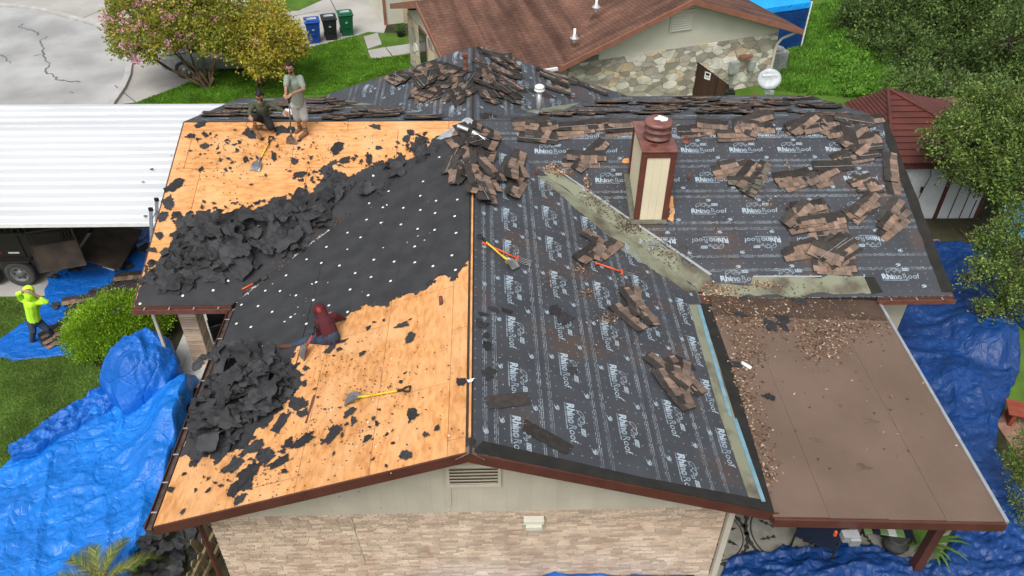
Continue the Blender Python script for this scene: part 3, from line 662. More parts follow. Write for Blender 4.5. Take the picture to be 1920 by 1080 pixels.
# ------------------------------------------------------------------ walls
g = G()
g.prism(rect(-4.3, .56, 4.26, 9.9), lambda u, v, h: Vector((u, v, h)), 0, 2.56)
g.prism(rect(-6.4, 8.4, -4.3, 14.5), lambda u, v, h: Vector((u, v, h)), 0, 2.58); g.prism(rect(4.26, 5.95, 9.7, 14.5), lambda u, v, h: Vector((u, v, h)), 0, 2.5)
g.build('wall', 'trim_cream', house)
wall = G().add([(-4.3, .553, 0), (4.26, .553, 0), (4.26, .553, 2.03), (-4.3, .553, 2.03)], [(0, 1, 2, 3)]).build('brick_wall', 'mortar', house)
gb = G(); gb.box((0, 0, 0), (1, 1, 1)); BR = gb.mesh('brick', 'brick')
bricks = []; course = .0564; nc = 36
for r in range(nc):
    x = -4.3-random.uniform(0, .3); z = r*course+course/2
    while x < 4.26:
        L_ = random.choice((.2, .2, .2, .26, .13)); a, b = max(x, -4.3), min(x+L_-.01, 4.26); x += L_
        if b-a > .03: bricks.append(((a+b)/2, z, b-a))
bricks.sort(key=lambda q: -(q[1]+.05*random.random()+q[2])); 
gs = G()
for i, (cx_, z, L_) in enumerate(bricks):
    pr = random.uniform(.012, .02); hh = course-.009
    if i < 300: link('brick', BR, wall, Matrix.Translation((cx_, .553-pr/2+.003, z)) @ Matrix.Diagonal((L_, pr, hh, 1)))
    else: gs.box((cx_, .553-pr/2+.003, z), (L_, pr, hh))
mb_ = mat('brick_mass', (.62, .50, .375), .9, (.43, .31, .22), scale=2.2, detail=6, island=.24, bump=.5, bscale=26, lo=.3, hi=.7)
tag(gs.build('brick_courses', 'brick_mass', wall), kind='stuff')
# gable boards above the bricks
x = -4.3
while x < 4.2:
    x1 = min(x+.203, 4.26); t0, t1 = ZR-.17-SL*abs(x), ZR-.17-SL*abs(x1-.006)
    tp = [(x, max(2.06, t0)), (x1-.006, max(2.06, t1))]
    if x < 0 < x1: tp = [(x, t0), (0, ZR-.17), (x1-.006, t1)]
    tp = [(a_ if a_ == x or a_ == 0 else x1-.001, b_) for a_, b_ in tp]; poly = [(x, 2.04), (x1-.001, 2.04)]+tp[::-1]
    g = G(); g.prism(poly, lambda u, v, h: Vector((u, .56-h, v)), 0, random.uniform(.020, .023)); g.build('siding_board', 'siding', house)
    x = x1
g = G(); g.prism([(-4.3, 2.03), (4.26, 2.03), (0.2, 3.9), (-.2, 3.9)], lambda u, v, h: Vector((u, .575-h, v)), 0, .01); g.build('gable_wall', 'siding', house)
v = G()
for c, d in (((.045, .52, 3.27), (.86, .06, .05)), ((.045, .52, 2.77), (.86, .06, .05)), ((-.36, .52, 3.02), (.05, .06, .45)), ((.45, .52, 3.02), (.05, .06, .45))): v.box(c, d)
vent = v.build('gable_vent', 'trim_cream', house); G().box((.045, .532, 3.02), (.80, .01, .5)).build('vent_shade_backing', 'rolled_roofing', vent)  # darker sheet behind the louvres paints the shade in their gaps
for k in range(6):
    g = G(); g.box((0, 0, 0), (.76, .010, .066), Matrix.Translation((.045, .497, 2.83+k*.078)) @ Matrix.Rotation(R(26), 4, 'X')); g.build('louvre', 'trim_cream', vent)
g = G(); g.path([(-.33, .53, 2.75), (-.33, .53, 2.3), (-.36, .53, 2.15), (-.42, .53, 2.06)], .008, n=5); g.build('cable', 'trim_cream', house)
g = G(); g.path([(-2.0, .53, 2.03), (-1.98, .53, 1.7), (-1.9, .53, .6)], .007, n=5); g.build('cable', 'trim_cream', house)
g = G(); g.box((1.02, .47, 1.87), (.34, .12, .10)); g.box((1.02, .44, 1.78), (.27, .16, .10)); bevel(g.build('flood_light', 'nb_wall', house))
# underside board of the overhang
for a, b in (((-WL, ze(WL)-.165), (0, ZR-.165)), ((0, ZR-.165), (WR, ze(WR)-.165))):
    g = G(); g.add([(a[0], .03, a[1]), (b[0], .03, b[1]), (b[0], .56, b[1]), (a[0], .56, a[1])], [(0, 1, 2, 3)]); g.build('soffit', 'siding', house)

# ------------------------------------------------------------------ chimney
CX0, CX1, CY0, CY1, CZ = 3.655, 4.28, 7.34, 8.62, 4.98
g = G(); g.box(((CX0+CX1)/2, (CY0+CY1)/2, 4.0), (CX1-CX0, CY1-CY0, 1.9)); chim = g.build('chimney', 'cream_panel', house)
for x in (CX0, CX1):
    for y in (CY0, CY1):
        g = G(); g.box((x, y, 4.0), (.13 if y == CY0 else .08, .05, 1.91)); g.box((x, y+(.03 if y == CY0 else -.03), 4.0), (.045, .098, 1.905)); g.build('corner_trim', 'chimney_brown', chim)
for x in (3.797, 3.9675, 4.138):
    g = G(); g.box((x, CY0-.004, 4.0), (.168, .016, 1.88)); g.build('panel_board', 'cream_panel', chim)
for k in range(6):
    y = CY0+.12+k*.205; g = G(); g.box((CX0-.004, y+.1, 4.0), (.016, .198, 1.88)); g.build('panel_board', 'cream_panel', chim)
g = G(); g.box(((CX0+CX1)/2, CY0-.01, CZ-.10), (CX1-CX0+.12, .05, .13)); g.build('corner_trim', 'chimney_brown', chim)
g = G(); g.box(((CX0+CX1)/2, (CY0+CY1)/2, CZ-.01), (CX1-CX0+.15, CY1-CY0+.12, .045)); bevel(g.build('chimney_top', 'cap_brown', chim), .012)
g = G(); g.lathe([(.15, 0), (.17, .05), (.29, .06), (.30, .08), (.2, .12), (.19, .20), (.29, .21), (.30, .235), (.2, .28), (.19, .34), (.30, .35), (.315, .39), (.27, .43), (.12, .45), (.0, .455)], 28, ((CX0+CX1)/2+.02, CY0+.52, CZ+.01)); fl_ = g.build('flue_cap', 'cap_brown', chim, True)
g = G(); g.prism(ragged([(.09*math.cos(a), .07*math.sin(a)) for a in [i*.7 for i in range(9)]], .05, .03), lambda u, v, h: Vector((3.99+u*1.6, CY0+.52+v*1.7, CZ+.463+h)), 0, .004); g.build('paint_splash', 'white', chim)
g = G(); g.prism(ragged([(.10*math.cos(a), .07*math.sin(a)) for a in [i*.7 for i in range(9)]], .07, .03), lambda u, v, h: Vector((3.83+u, CY0+.17+v, CZ+.014+h)), 0, .004); g.build('rust_stain', 'chimney_brown', chim)
for q in (rect(CX0-.14, CY0-.12, CX1+.05, CY0-.01), rect(CX0-.14, CY0, CX0-.02, CY1)):
    g = G(); g.prism([MF.xy(*c) for c in q], MF.P, .006, .05); g.build('base_flashing', 'shingle_grey', chim)
for q in ([(1256, 368), (1262, 366), (1260, 382), (1266, 396), (1262, 418), (1252, 412), (1256, 395), (1253, 380)], [(1168, 300), (1178, 296), (1180, 306), (1170, 306)]):
    g = G(); g.prism(ragged(puv(MF, q), .03, .04), MF.P, .012, .014); g.build('plywood_patch', 'plywood_x', house)

# pipes through the roof
def pipe(p, h, r, m_, parts=(), flash=None, tilt=None):
    p = Vector(p); g = G(); g.tube(p-Vector((0, 0, .1)), p+Vector((0, 0, h)), r, n=14); o = g.build('vent_pipe', m_, house, True)
    if flash: g = G(); g.lathe([(r*2.4, 0), (r*1.5, .03), (r*1.2, .09)], 14, p); g.build('pipe_boot', flash, o)
    return o
for x, y, pl, h, r in ((827, 570, FL, .16, .035), (1006, 328, FR, .22, .03), (1291, 337, MF, .16, .03), (1415, 185, MB, .16, .05), (1446, 198, MB, .22, .03)):
    pipe(pl.px(x, y), h, r, 'rust_brown', flash=None)
o = pipe(MB.px(1010, 213), .62, .065, 'galvanised', flash='galvanised')
g = G(); g.lathe([(.07, 0), (.13, .015), (.135, .05), (.09, .07), (.12, .09), (.125, .13), (.08, .16), (.01, .17)], 18, MB.px(1010, 213)+Vector((0, 0, .62))); g.build('vent_cap', 'white', o, True)
o = pipe(FL.px(873, 128), .34, .055, 'rust_brown', flash='rust_brown')
g = G(); g.box(FL.px(873, 128)+Vector((0, 0, .38)), (.16, .18, .09)); g.build('vent_cap', 'rust_brown', o)
g = G(); c = MF.px(1325-39, 265); g.lathe([(.12, 0), (.07, .05), (.06, .12)], 14, c); g.build('pipe_boot', 'rust_brown', house)
g = G(); g.path([MF.px(886, 248, .28), MF.px(925, 272, .16)], .065, n=14); g.path([MF.px(858, 236, .30), MF.px(878, 244, .28)], .05, n=12); tag(g.build('fallen_vent_pipe', 'galvanised'), 'fallen galvanised vent pipe lying across the shingle pile at the roof junction', 'pipe')

# ------------------------------------------------------------------ brown patio roof on the right
PZ0, PZ1 = 2.60, 2.42
def pat(u, v, h): return Vector((u, v, PZ0+(PZ1-PZ0)*(u-4.75)/3.8+h))
patio = empty('patio_roof', 'flat brown rolled-roofing patio cover littered with leaves, white gutter edge', 'roof')
g = G(); g.prism([(4.70, -.08), (8.46, -.16), (8.60, 5.33), (4.70, 5.6)], pat, -.16, -.012); g.build('deck', 'fascia', patio)
xs = [4.72, 5.62, 6.56, 7.5, 8.45]
for i in range(4):
    a, b = xs[i], xs[i+1]; e = .13*((b-4.72)/3.8) if i == 3 else .0
    g = G(); g.prism([(a+.002, -.075-.02*i), (b, -.08-.02*i), (b+e, 5.0), (a+.002, 5.0)], pat, -.011, .004+.004*(i % 2)); g.build('roofing_sheet', 'rolled_roofing', patio)
g = G(); g.prism([(4.9, 4.75), (8.54, 4.72), (8.6, 5.36), (5.0, 5.55)], pat, .009, .016); g.build('roofing_sheet', 'rolled_dark', patio)
g = G(); g.prism([(8.44, -.16), (8.50, -.16), (8.64, 5.33), (8.58, 5.33)], pat, -.10, .035); g.build('gutter', 'galvanised', patio)
g = G(); g.prism([(4.72, -.14), (8.46, -.20), (8.46, -.165), (4.72, -.10)], pat, -.17, .006); g.build('fascia_board', 'fascia', patio)
for x, y in ((8.0, .45), (8.2, 5.0)):
    g = G(); g.box((x, y, 1.2), (.16, .16, 2.42)); g.build('post', 'fascia', patio)
g = G(); g.box((5.95, -.25, 2.30), (.26, .14, .13)); g.box((6.02, -.30, 2.24), (.16, .1, .14)); g.build('flood_light', ['galvanised'], patio)
g = G(); g.box((5.72, -.22, 2.33), (.035, .04, .10)); g.build('lamp_bracket', 'orange_red', patio)
# ================================================================== torn-off shingles, each strip a thing
def shingle_mesh(i, L_=.95, H_=.33, bend=0., twist=0., kind=0, drape=0.):
    """kind 0: face up, dark headlap and brown tabs; 1: back up, dark with a pale seal strip; 2: greyish"""
    g = G(); n = 8; rs = random.Random(i*13+5)
    def fn(x, y, h=0.):
        t = x/L_; z = bend*(t*t)*L_+twist*t*(y/H_)*.3+h
        if drape: z -= drape*abs(x)
        return Vector((x, y, z))
    # base sheet with thickness
    tear = [rs.uniform(-.03, .02) for _ in range(n+1)]; cut0, cut1 = rs.uniform(-.08, .08), rs.uniform(-.08, .08)
    vs = []
    for z in (0, .0035):
        for k in range(n+1):
            x = -L_/2+L_*k/n
            for y in (-H_/2, 0, H_/2+tear[k]*.6): vs.append(fn(x+(cut0*y/H_ if k == 0 else cut1*y/H_ if k == n else 0), y, z))
    m = 3*(n+1); fs = []
    for k in range(n):
        for r in (0, 1):
            a = k*3+r; b = a+3; fs += [(m+a, m+b, m+b+1, m+a+1), (a+1, b+1, b, a)]
        fs += [(k*3, k*3+3, m+k*3+3, m+k*3), (k*3+5, k*3+2, m+k*3+2, m+k*3+5)]
    for r in (0, 1): fs += [(r+1, r, m+r, m+r+1), (n*3+r, n*3+r+1, m+n*3+r+1, m+n*3+r)]
    g.add(vs, fs, 0)
    if kind != 1:                                   # laminated tabs standing proud of the lower half
        x = -L_/2+.004; k = 0
        while x < L_/2-.03:
            w_ = min(rs.choice((.1, .14, .19, .16)), L_/2-.004-x); y1 = rs.uniform(-.03, .01) if k % 2 == 0 else rs.uniform(-.02, .02)
            th = .009 if k % 2 == 0 else .0065; q = [(x, -H_/2-.002), (x+w_-.006, -H_/2-.002), (x+w_-.006, y1), (x, y1)]
            g.prism(q, lambda u, v, h: fn(u, v, h), .004, th*.8, 1+(rs.random() < .42)); x += w_; k += 1
    else:
        for y in (-.06,): g.prism([(-L_/2+.01, y), (L_/2-.01, y), (L_/2-.01, y+.014), (-L_/2+.01, y+.014)], lambda u, v, h: fn(u, v, h), .004, .0065, 3)
    ms = {0: ['shingle_dark', 'shingle_a', 'shingle_b', 'tape'], 1: ['shingle_dark', 'shingle_a', 'shingle_b', 'tape'], 2: ['shingle_dark', 'shingle_grey', 'shingle_b', 'tape']}[kind]
    return g.mesh('shingle', ms)
SH = {0: [], 1: [], 2: [], 'd': []}
for i in range(16): SH[0].append(shingle_mesh(i, (.95, .95, .9, .75, .6, .45, .95, .35)[i % 8], (.33, .33, .3, .33, .27, .3, .33, .25)[i % 8], random.uniform(-.07, .13), random.uniform(-.22, .22)))
for i in range(4): SH[1].append(shingle_mesh(20+i, .95 if i < 3 else .6, .33, random.uniform(-.15, .25), random.uniform(-.4, .4), 1))
for i in range(3): SH[2].append(shingle_mesh(30+i, .8, .3, random.uniform(-.05, .2), .3, 2))
for i in range(3): SH['d'].append(shingle_mesh(40+i, .95, .33, 0, .2, 0, .55))
NSH = 0
SHINGLES = []; MASS = []
def shingle(pl, u, v, h, a, label, group, kind=0, tx=0., ty=0., mass=False):
    global NSH
    me = random.choice(SH[kind]); M = pl.mat(u, v, h, a) @ Matrix.Rotation(tx, 4, 'X') @ Matrix.Rotation(ty, 4, 'Y')
    if mass: MASS.append((me, M)); return
    o = link('loose_shingle', me); o.matrix_world = M; tag(o, label, 'shingle', group); NSH += 1; SHINGLES.append(o)
KEYS = {id(MF): ('ML', 'MR'), id(FL): ('FL', 'RL'), id(FR): ('FR', 'RR'), id(MB): ('BL', 'BR')}
def pile(pl, box, n, ang, spread, label, k1=.2, k2=0., fan=4, step=.1, seed=1, hmax=.13, h0=.02, mass=False):
    """fans of strips thrown down inside a pixel box; ang is the strips' direction on the slope"""
    rs = random.Random(seed*91+n); i = 0; x0, y0, x1, y1 = box; placed = []; tries = 0
    while i < n:
        x, y = rs.uniform(x0, x1), rs.uniform(y0, y1); u, v = pl.uv(x, y); a = R(ang)+R(rs.uniform(-spread, spread)); da = R(rs.uniform(-7, 7)); sx = rs.uniform(-.05, .08)
        for k in range(rs.randint(2, fan)):
            if i >= n: break
            uu, vv = u+sx*k, v+step*k*rs.uniform(.6, 1.2)
            tries += 1
            if tries < 4000 and pl is not GR and not all(any(inside((uu+math.cos(a)*e, vv+math.sin(a)*e), UV[kk]) for kk in KEYS[id(pl)]) for e in (-.42, 0, .42)): continue
            c = sum(1 for (a_, b_) in placed if math.hypot(a_-uu, b_-vv) < .42); h = min(hmax, h0+.0055*c+.003*k); placed.append((uu, vv))
            lb = ('topmost '+label) if i == n-1 else label
            kd = 1 if rs.random() < k1*.6 else (2 if rs.random() < k2 else 0)
            shingle(pl, uu, vv, h, a+da*k+(0 if rs.random() < .85 else R(rs.uniform(-60, 60))), lb, label, kd, R(rs.uniform(-1.5, 2)), R(rs.uniform(-1.5, 1.5)), mass); i += 1
L0 = 'torn brown shingle strip '
pile(MF, (1000, 236, 1180, 262), 19, -4, 22, L0+'in the row under the ridge left of the chimney', .2, seed=1)
pile(MF, (1085, 290, 1145, 312), 8, 15, 45, L0+'in the small pile left of the chimney', .2, seed=2)
pile(MF, (1275, 236, 1425, 262), 15, 6, 16, L0+'in the row below the ridge just right of the chimney', .2, seed=3)
pile(MF, (1468, 222, 1560, 250), 13, 22, 14, L0+'in the fan below the ridge, far right of the chimney', .15, seed=4)
pile(MF, (1570, 218, 1660, 268), 15, 12, 35, L0+'in the heap at the top right corner of the roof', .3, seed=5)
pile(MF, (1560, 288, 1650, 312), 7, 12, 12, L0+'in the tidy fan near the right rake', .15, seed=6, fan=6)
pile(MF, (1345, 315, 1425, 350), 12, 15, 40, L0+'in the greyish pile in the middle of the right slope', .1, .6, seed=7)
pile(MF, (1470, 318, 1565, 345), 11, 16, 18, L0+'in the fan right of the greyish pile', .15, seed=8)
pile(MF, (1612, 335, 1690, 372), 10, 35, 55, L0+'in the pile beside the right rake', .2, seed=9)
pile(MF, (1450, 402, 1560, 440), 17, 14, 16, L0+'in the big fan low on the right slope', .12, seed=10, fan=7)
pile(MF, (1600, 392, 1705, 432), 14, 18, 30, L0+'in the pile low on the right slope by the rake', .12, seed=11, fan=5)
pile(MF, (1465, 468, 1610, 515), 15, 0, 35, L0+'in the lowest pile above the patio roof', .2, seed=12)
pile(FR, (1105, 448, 1160, 485), 11, 10, 50, L0+'in the pile beside the green valley metal', .1, seed=13, step=.05, fan=3)
pile(FR, (1160, 560, 1205, 605), 11, 0, 75, L0+'in the middle pile on the printed front slope', .1, seed=14, step=.05, fan=3)
pile(FR, (1240, 695, 1290, 745), 11, 20, 45, L0+'in the nearest pile on the printed front slope', .1, seed=15, fan=3, step=.05)
pile(FL, (705, 140, 765, 165), 10, 20, 20, L0+'in the small pile on the far wing, nearest the lawn', .2, seed=16)
pile(FL, (775, 112, 884, 190), 64, 20, 34, 'x', .3, seed=17, hmax=.4, mass=True)
pile(FR, (888, 92, 965, 185), 56, 60, 45, 'x', .4, seed=18, hmax=.4, mass=True)
pile(FR, (985, 130, 1150, 178), 16, 75, 18, L0+'in the scatter on the right side of the far wing', .45, seed=19)
for box, n, sd in (((385, 186, 640, 222), 75, 20), ((630, 204, 850, 222), 34, 21), ((1020, 188, 1290, 218), 70, 22), ((1280, 182, 1640, 215), 105, 23)):
    pile(MB, box, n, 0, 7, 'x', .3, seed=sd, step=.14, hmax=.3, fan=5, mass=True)
# the big heap where the ridges meet: strips draped over ridge and hips
for i in range(34):
    rs = random.Random(i+400); y = rs.uniform(6.9, 10.6); pl = FL if rs.random() < .4 else FR
    x = rs.uniform(.02, .55)*(1-.3*rs.random()); u, v = (pl.xy(-x if pl is FL else x, y))
    shingle(pl, u, v, .02+.005*(i % 12)+rs.uniform(0, .03), R(rs.uniform(-40, 40)), L0+('at the near end' if y < 7.9 else 'in the middle' if y < 9.4 else 'at the far end')+' of the heap where the ridges meet', L0+'in the big heap where the ridges meet', 1 if rs.random() < .2 else 0, R(rs.uniform(-8, 8)), R(rs.uniform(-6, 8)))
for i in range(12):
    rs = random.Random(i+700); x, y = rs.uniform(900, 990), rs.uniform(300, 372); u, v = FR.uv(x, y)
    shingle(FR, u, v, .03+.01*i, R(rs.uniform(-25, 25)), L0+'on the right flank of the heap where the ridges meet', L0+'in the big heap where the ridges meet', 0, R(rs.uniform(-6, 6)), R(rs.uniform(-6, 8)))
V_, F_, I_ = [], [], []; base_ = 0
for me, M in MASS:
    co = np.empty(len(me.vertices)*3, np.float32); me.vertices.foreach_get('co', co); co = co.reshape(-1, 3) @ np.array(M.to_3x3()).T+np.array(M.translation)
    for p in me.polygons:
        q = [base_+i for i in p.vertices]; 
        if len(q) == 4: F_.append(q); I_.append(p.material_index)
    V_.append(co); base_ += len(co)
o = link('shingle_litter', fast_mesh('shingle_litter', np.concatenate(V_), F_, ['shingle_dark', 'shingle_a', 'shingle_b', 'tape'], I_)); tag(o, 'ragged layer of torn brown shingles over the back slope and far wing', 'shingles', kind='stuff')
o = link('loose_shingle', SH['d'][0]); o.matrix_world = Matrix.Translation((.02, .10, ZR+.03)) @ Matrix.Diagonal((.45, .9, .6, 1)); tag(o, 'torn ridge cap shingle bent over the ridge at the near gable peak', 'shingle')
# two dark strips left near the gable
for (x, y), a, lab in (((952, 752), 112, 'dark shingle strip lying flat near the gable, nearer the ridge'), ((1025, 822), 65, 'dark curled shingle strip lying at the gable edge of the printed slope')):
    o = link('loose_shingle', SH[1][0]); o.matrix_world = FR.mat(*FR.uv(x, y), .02, R(a)) @ Matrix.Diagonal((.85, .8, .35, 1)); tag(o, lab, 'shingle')

# ================================================================== torn felt
def torn_outline(rs, m=7, rag=.05):
    pts = []
    for k in range(m):
        a = 2*math.pi*(k+rs.uniform(-.3, .3))/m; q = rs.uniform(.32, .52)*(.55 if rs.random() < .18 else 1); pts.append((q*math.cos(a), q*math.sin(a)))
    out = []
    for k in range(m):
        p, q = pts[k], pts[(k+1) % m]; d = math.dist(p, q); n = max(2, int(d/.06))
        for j in range(n): t = j/n; o = rs.gauss(0, rag)*(j > 0); out.append((p[0]+(q[0]-p[0])*t+(q[1]-p[1])/d*o, p[1]+(q[1]-p[1])*t-(q[0]-p[0])/d*o))
    return out
def scrap_mesh(i, crumple=0., rings=2):
    rs = random.Random(i*7+1); g = G(); sx = rs.uniform(.5, 1.); s0 = rs.uniform(0, 50)
    ol = torn_outline(rs, 10 if crumple else rs.choice((5, 6, 7, 8)), .022 if crumple else .035); n = len(ol)
    vs = [(0, 0)]+[(x*r/rings, y*sx*r/rings) for r in range(1, rings+1) for x, y in ol]
    if crumple:
        ph = rs.uniform(0, 6.3); cx_, cy_ = math.cos(ph), math.sin(ph); A = rs.uniform(-.9, 1.3); out = []
        for x, y in vs:
            t = x*cx_+y*cy_; f1 = facet(x*3.1+s0, y*3.1, s0); f2 = facet(x*7.5, y*7.5+s0, 7); f3 = noise.noise((x*2.2+s0, y*2.2, 3))
            out.append((x*(1-.2*f1), y*(1-.2*f2), A*t*t+crumple*((f1-.5)*1.5+(f2-.5)*.45+f3*.6)))
        vs = out
    else: vs = [(x, y, .004+.05*max(0, noise.noise((x*3+s0, y*3, 1))-.15)) for x, y in vs]
    fs = [(0, 1+k, 1+(k+1) % n) for k in range(n)]
    for r in range(rings-1):
        for k in range(n): a = 1+r*n+k; b = 1+r*n+(k+1) % n; fs.append((a, a+n, b+n, b))
    g.add(vs, fs); return g.mesh('torn_felt', 'felt_scrap' if not crumple else 'felt_heap')
SCR = [scrap_mesh(i) for i in range(16)]; SHEET = [scrap_mesh(100+i, random.uniform(.16, .30), 9) for i in range(18)]
# flat scraps: px position, size in metres, on plane
scr_ml = [(705, 238, .45), (378, 234, .35), (384, 252, .3), (440, 245, .10), (470, 250, .5), (525, 246, .5), (548, 242, .4), (358, 257, .3), (370, 262, .2), (395, 252, .12), (383, 274, .3), (397, 273, .1), (440, 271, .16), (356, 283, .12), (512, 295, .4), (553, 302, .28), (583, 297, .2), (630, 280, .5), (622, 307, .35), (645, 300, .4), (460, 300, .25), (492, 262, .15), (520, 275, .12), (376, 318, .2), (432, 315, .16), (410, 288, .12), (770, 250, .3), (760, 262, .4), (797, 252, .2), (708, 278, .25), (690, 300, .5), (610, 322, .5), (640, 335, .6), (328, 348, .5), (322, 352, .45), (333, 345, .3), (318, 380, .5), (330, 405, .4), (302, 408, .45), (375, 290, .1), (588, 268, .12), (560, 330, .35), (560, 278, .14), (300, 440, .35), (285, 470, .3)]
scr_fl = [(755, 610, .42), (771, 632, .34), (769, 600, .1), (681, 664, .2), (618, 656, .3), (636, 657, .17), (626, 668, .1), (575, 690, .2), (865, 718, .38), (776, 778, .32), (752, 718, .12), (732, 726, .07), (711, 769, .10), (701, 784, .14), (706, 796, .18), (688, 823, .2), (664, 790, .28), (655, 775, .28), (620, 820, .55), (628, 806, .3), (570, 829, .45), (596, 746, .08), (762, 858, .34), (800, 815, .16), (737, 831, .14), (747, 905, .2), (830, 902, .2), (727, 815, .12), (700, 862, .1), (820, 806, .18), (640, 640, .3), (690, 616, .16), (702, 605, .14), (720, 602, .1), (520, 870, .5), (470, 890, .6), (455, 912, .5), (440, 870, .5), (500, 850, .6), (545, 830, .3), (480, 840, .6), (436, 920, .35), (452, 936, .3), (392, 920, .16), (367, 920, .12), (345, 890, .14), (530, 850, .2), (534, 886, .14), (760, 700, .12), (560, 760, .5), (530, 790, .6), (345, 960, .15), (320, 920, .2), (570, 775, .3), (405, 700, .3), (360, 790, .4)]
fr_sc = [(905, 590, .3), (925, 580, .25), (948, 583, .3), (1045, 585, .5), (1060, 600, .5), (905, 610, .35), (910, 650, .35), (920, 702, .4), (1072, 695, .4), (1300, 690, .2), (910, 630, .2), (1325, 500, .2)]
def where(pl, x, y, s_):
    sz = 'small' if s_ < .17 else 'large' if s_ > .42 else 'torn'
    if pl is FR: return 'torn black felt scrap on the printed underlayment near the ridge'
    if pl is MF:
        if x < 345: w_ = 'along the left rake of the far plywood slope'
        elif 345 <= x < 450: w_ = 'on far plywood left of the crouching man'
        elif y < 262 and x < 570: w_ = 'on far plywood at the feet of the two men'
        elif x < 545: w_ = 'on far plywood beside the yellow shovel'
        elif x < 660: w_ = 'on far plywood right of the standing man'
        else: w_ = 'on far plywood towards the ridge heap'
    else:
        if y < 680: w_ = 'on near plywood right of the seated man'
        elif x > 690 and y < 790: w_ = 'on near plywood around the yellow shovel grip'
        elif x > 640: w_ = 'on near plywood between the shovel and the gable edge'
        elif x > 545: w_ = 'on near plywood below the yellow shovel blade'
        elif y > 895: w_ = 'on near plywood by the front left corner'
        else: w_ = 'on near plywood at the foot of the near heap'
    return ('black felt scrap '+w_) if sz == 'torn' else (sz+' black felt scrap '+w_)
for pl, lst, lab in ((MF, scr_ml, 'torn black felt scrap lying on the bare plywood behind the felt heap'), (FL, scr_fl, 'torn black felt scrap lying on the bare plywood of the near slope'), (FR, fr_sc, 'torn black felt scrap on the printed underlayment near the ridge')):
    for i, (x, y, s_) in enumerate(lst):
        if pl is FL and not (pl.px(x, y).y > .12 and pl.px(x, y).x > -WL+.05): continue
        lab = where(pl, x, y, s_)
        o = link('felt_scrap', SCR[(i*5) % 16]); u, v = pl.uv(x, y)
        o.matrix_world = pl.mat(u, v, .011+.003*(i % 6), random.uniform(0, 6.3)) @ Matrix.Diagonal((s_, s_, min(1, s_*1.4), 1)); tag(o, lab, 'felt scrap', lab if pl is FR else 'torn felt scraps on the bare plywood')
# crumpled sheets heaped up
def heap(pl, core, n, label, sz=(.4, 1.1), seed=3, hs=.55):
    rs = random.Random(seed); i = 0
    while i < n:
        (x, y, rx, ry, hh) = rs.choice(core); a, q = rs.uniform(0, 6.3), math.sqrt(rs.random())
        px_, py_ = x+rx*q*math.cos(a), y+ry*q*math.sin(a); u, v = pl.uv(px_, py_); h = .03+.75*hh*(1-q*q)*rs.uniform(.1, 1)
        o = link('felt_sheet', rs.choice(SHEET)); s_ = rs.uniform(*sz)*(1 if q < .7 else .7)
        tl = 26*(1-q)+7
        o.matrix_world = pl.mat(u, v, h, rs.uniform(0, 6.3)) @ Matrix.Rotation(R(rs.uniform(-tl, tl)), 4, 'X') @ Matrix.Rotation(R(rs.uniform(-tl, tl)), 4, 'Y') @ Matrix.Diagonal((s_, s_, s_*rs.uniform(.35, .8), 1)); cx_ = sum(c[0] for c in core)/len(core); sd_ = 'at the left end' if px_ < cx_-45 else 'at the right end' if px_ > cx_+45 else 'in the middle'; tag(o, ('big ' if s_ > .72 else 'small ' if s_ < .42 else '')+label.replace(' in the ', ' %s of the ' % sd_, 1), 'felt sheet', label); i += 1
heap(MF, [(420, 440, 90, 45, .30), (500, 425, 90, 40, .38), (440, 480, 90, 35, .35), (400, 455, 60, 45, .38), (560, 400, 60, 35, .25), (520, 455, 60, 25, .3)], 120, 'crumpled felt sheet in the large black heap')
heap(MF, [(640, 365, 55, 26, .12), (700, 345, 50, 30, .12), (750, 320, 50, 25, .1), (790, 285, 35, 22, .12), (350, 480, 50, 25, .10), (310, 520, 50, 25, .06), (370, 530, 60, 20, .05)], 58, 'crumpled felt sheet in the trail beside the large heap', seed=9, sz=(.35, .8))
heap(FL, [(450, 690, 75, 40, .40), (470, 740, 65, 50, .42), (430, 770, 60, 50, .38), (410, 810, 45, 40, .3), (500, 720, 45, 40, .35)], 110, 'crumpled felt sheet in the near heap by the eave', seed=5)
# curled lips along the torn edge of the felt
for lst, pl, lab in ((feltFL, FL, 'torn black felt flap along the ragged edge beside the seated man'), ):
    for i in range(0, len(lst), 7):
        u, v = lst[i]; P_ = pl.P(u, v)
        if P_.x < -WL+.1 or P_.y > 6 or abs(P_.x) < .1: continue
        o = link('felt_flap', SHEET[i % 14]); s_ = random.uniform(.14, .3); o.matrix_world = pl.mat(u, v, .012, random.uniform(0, 6.3)) @ Matrix.Diagonal((s_, s_, s_*.35, 1)); tag(o, lab, 'felt scrap', lab)

# ================================================================== small litter: uncountable
def litter(name, pl, boxes, m_, label, sz=.03, fn=None):
    V, F = [], []
    for (x, y, rx, ry, n) in boxes:
        for _ in range(n):
            px_, py_ = random.gauss(x, rx*.5), random.gauss(y, ry*.5); p = fn(px_, py_) if fn else pl.px(px_, py_, 0)
            if p is None: continue
            nrm = pl.N if pl else Vector((0, 0, 1)); a = random.uniform(0, 6.3); s_ = sz*random.uniform(.4, 1.4); X = Vector((math.cos(a), math.sin(a), 0)); X = (X-nrm*X.dot(nrm)).normalized(); Y = nrm.cross(X)
            p = p+nrm*random.uniform(.014, .03); t = nrm*random.uniform(0, .6)*s_; b = len(V); V += [p-X*s_, p-Y*s_*.55+t*.5, p+X*s_+t, p+Y*s_*.55]; F.append((b, b+1, b+2, b+3))
    return tag(link(name, fast_mesh(name, [tuple(q) for q in V], F, [m_])), label, 'litter', kind='stuff')
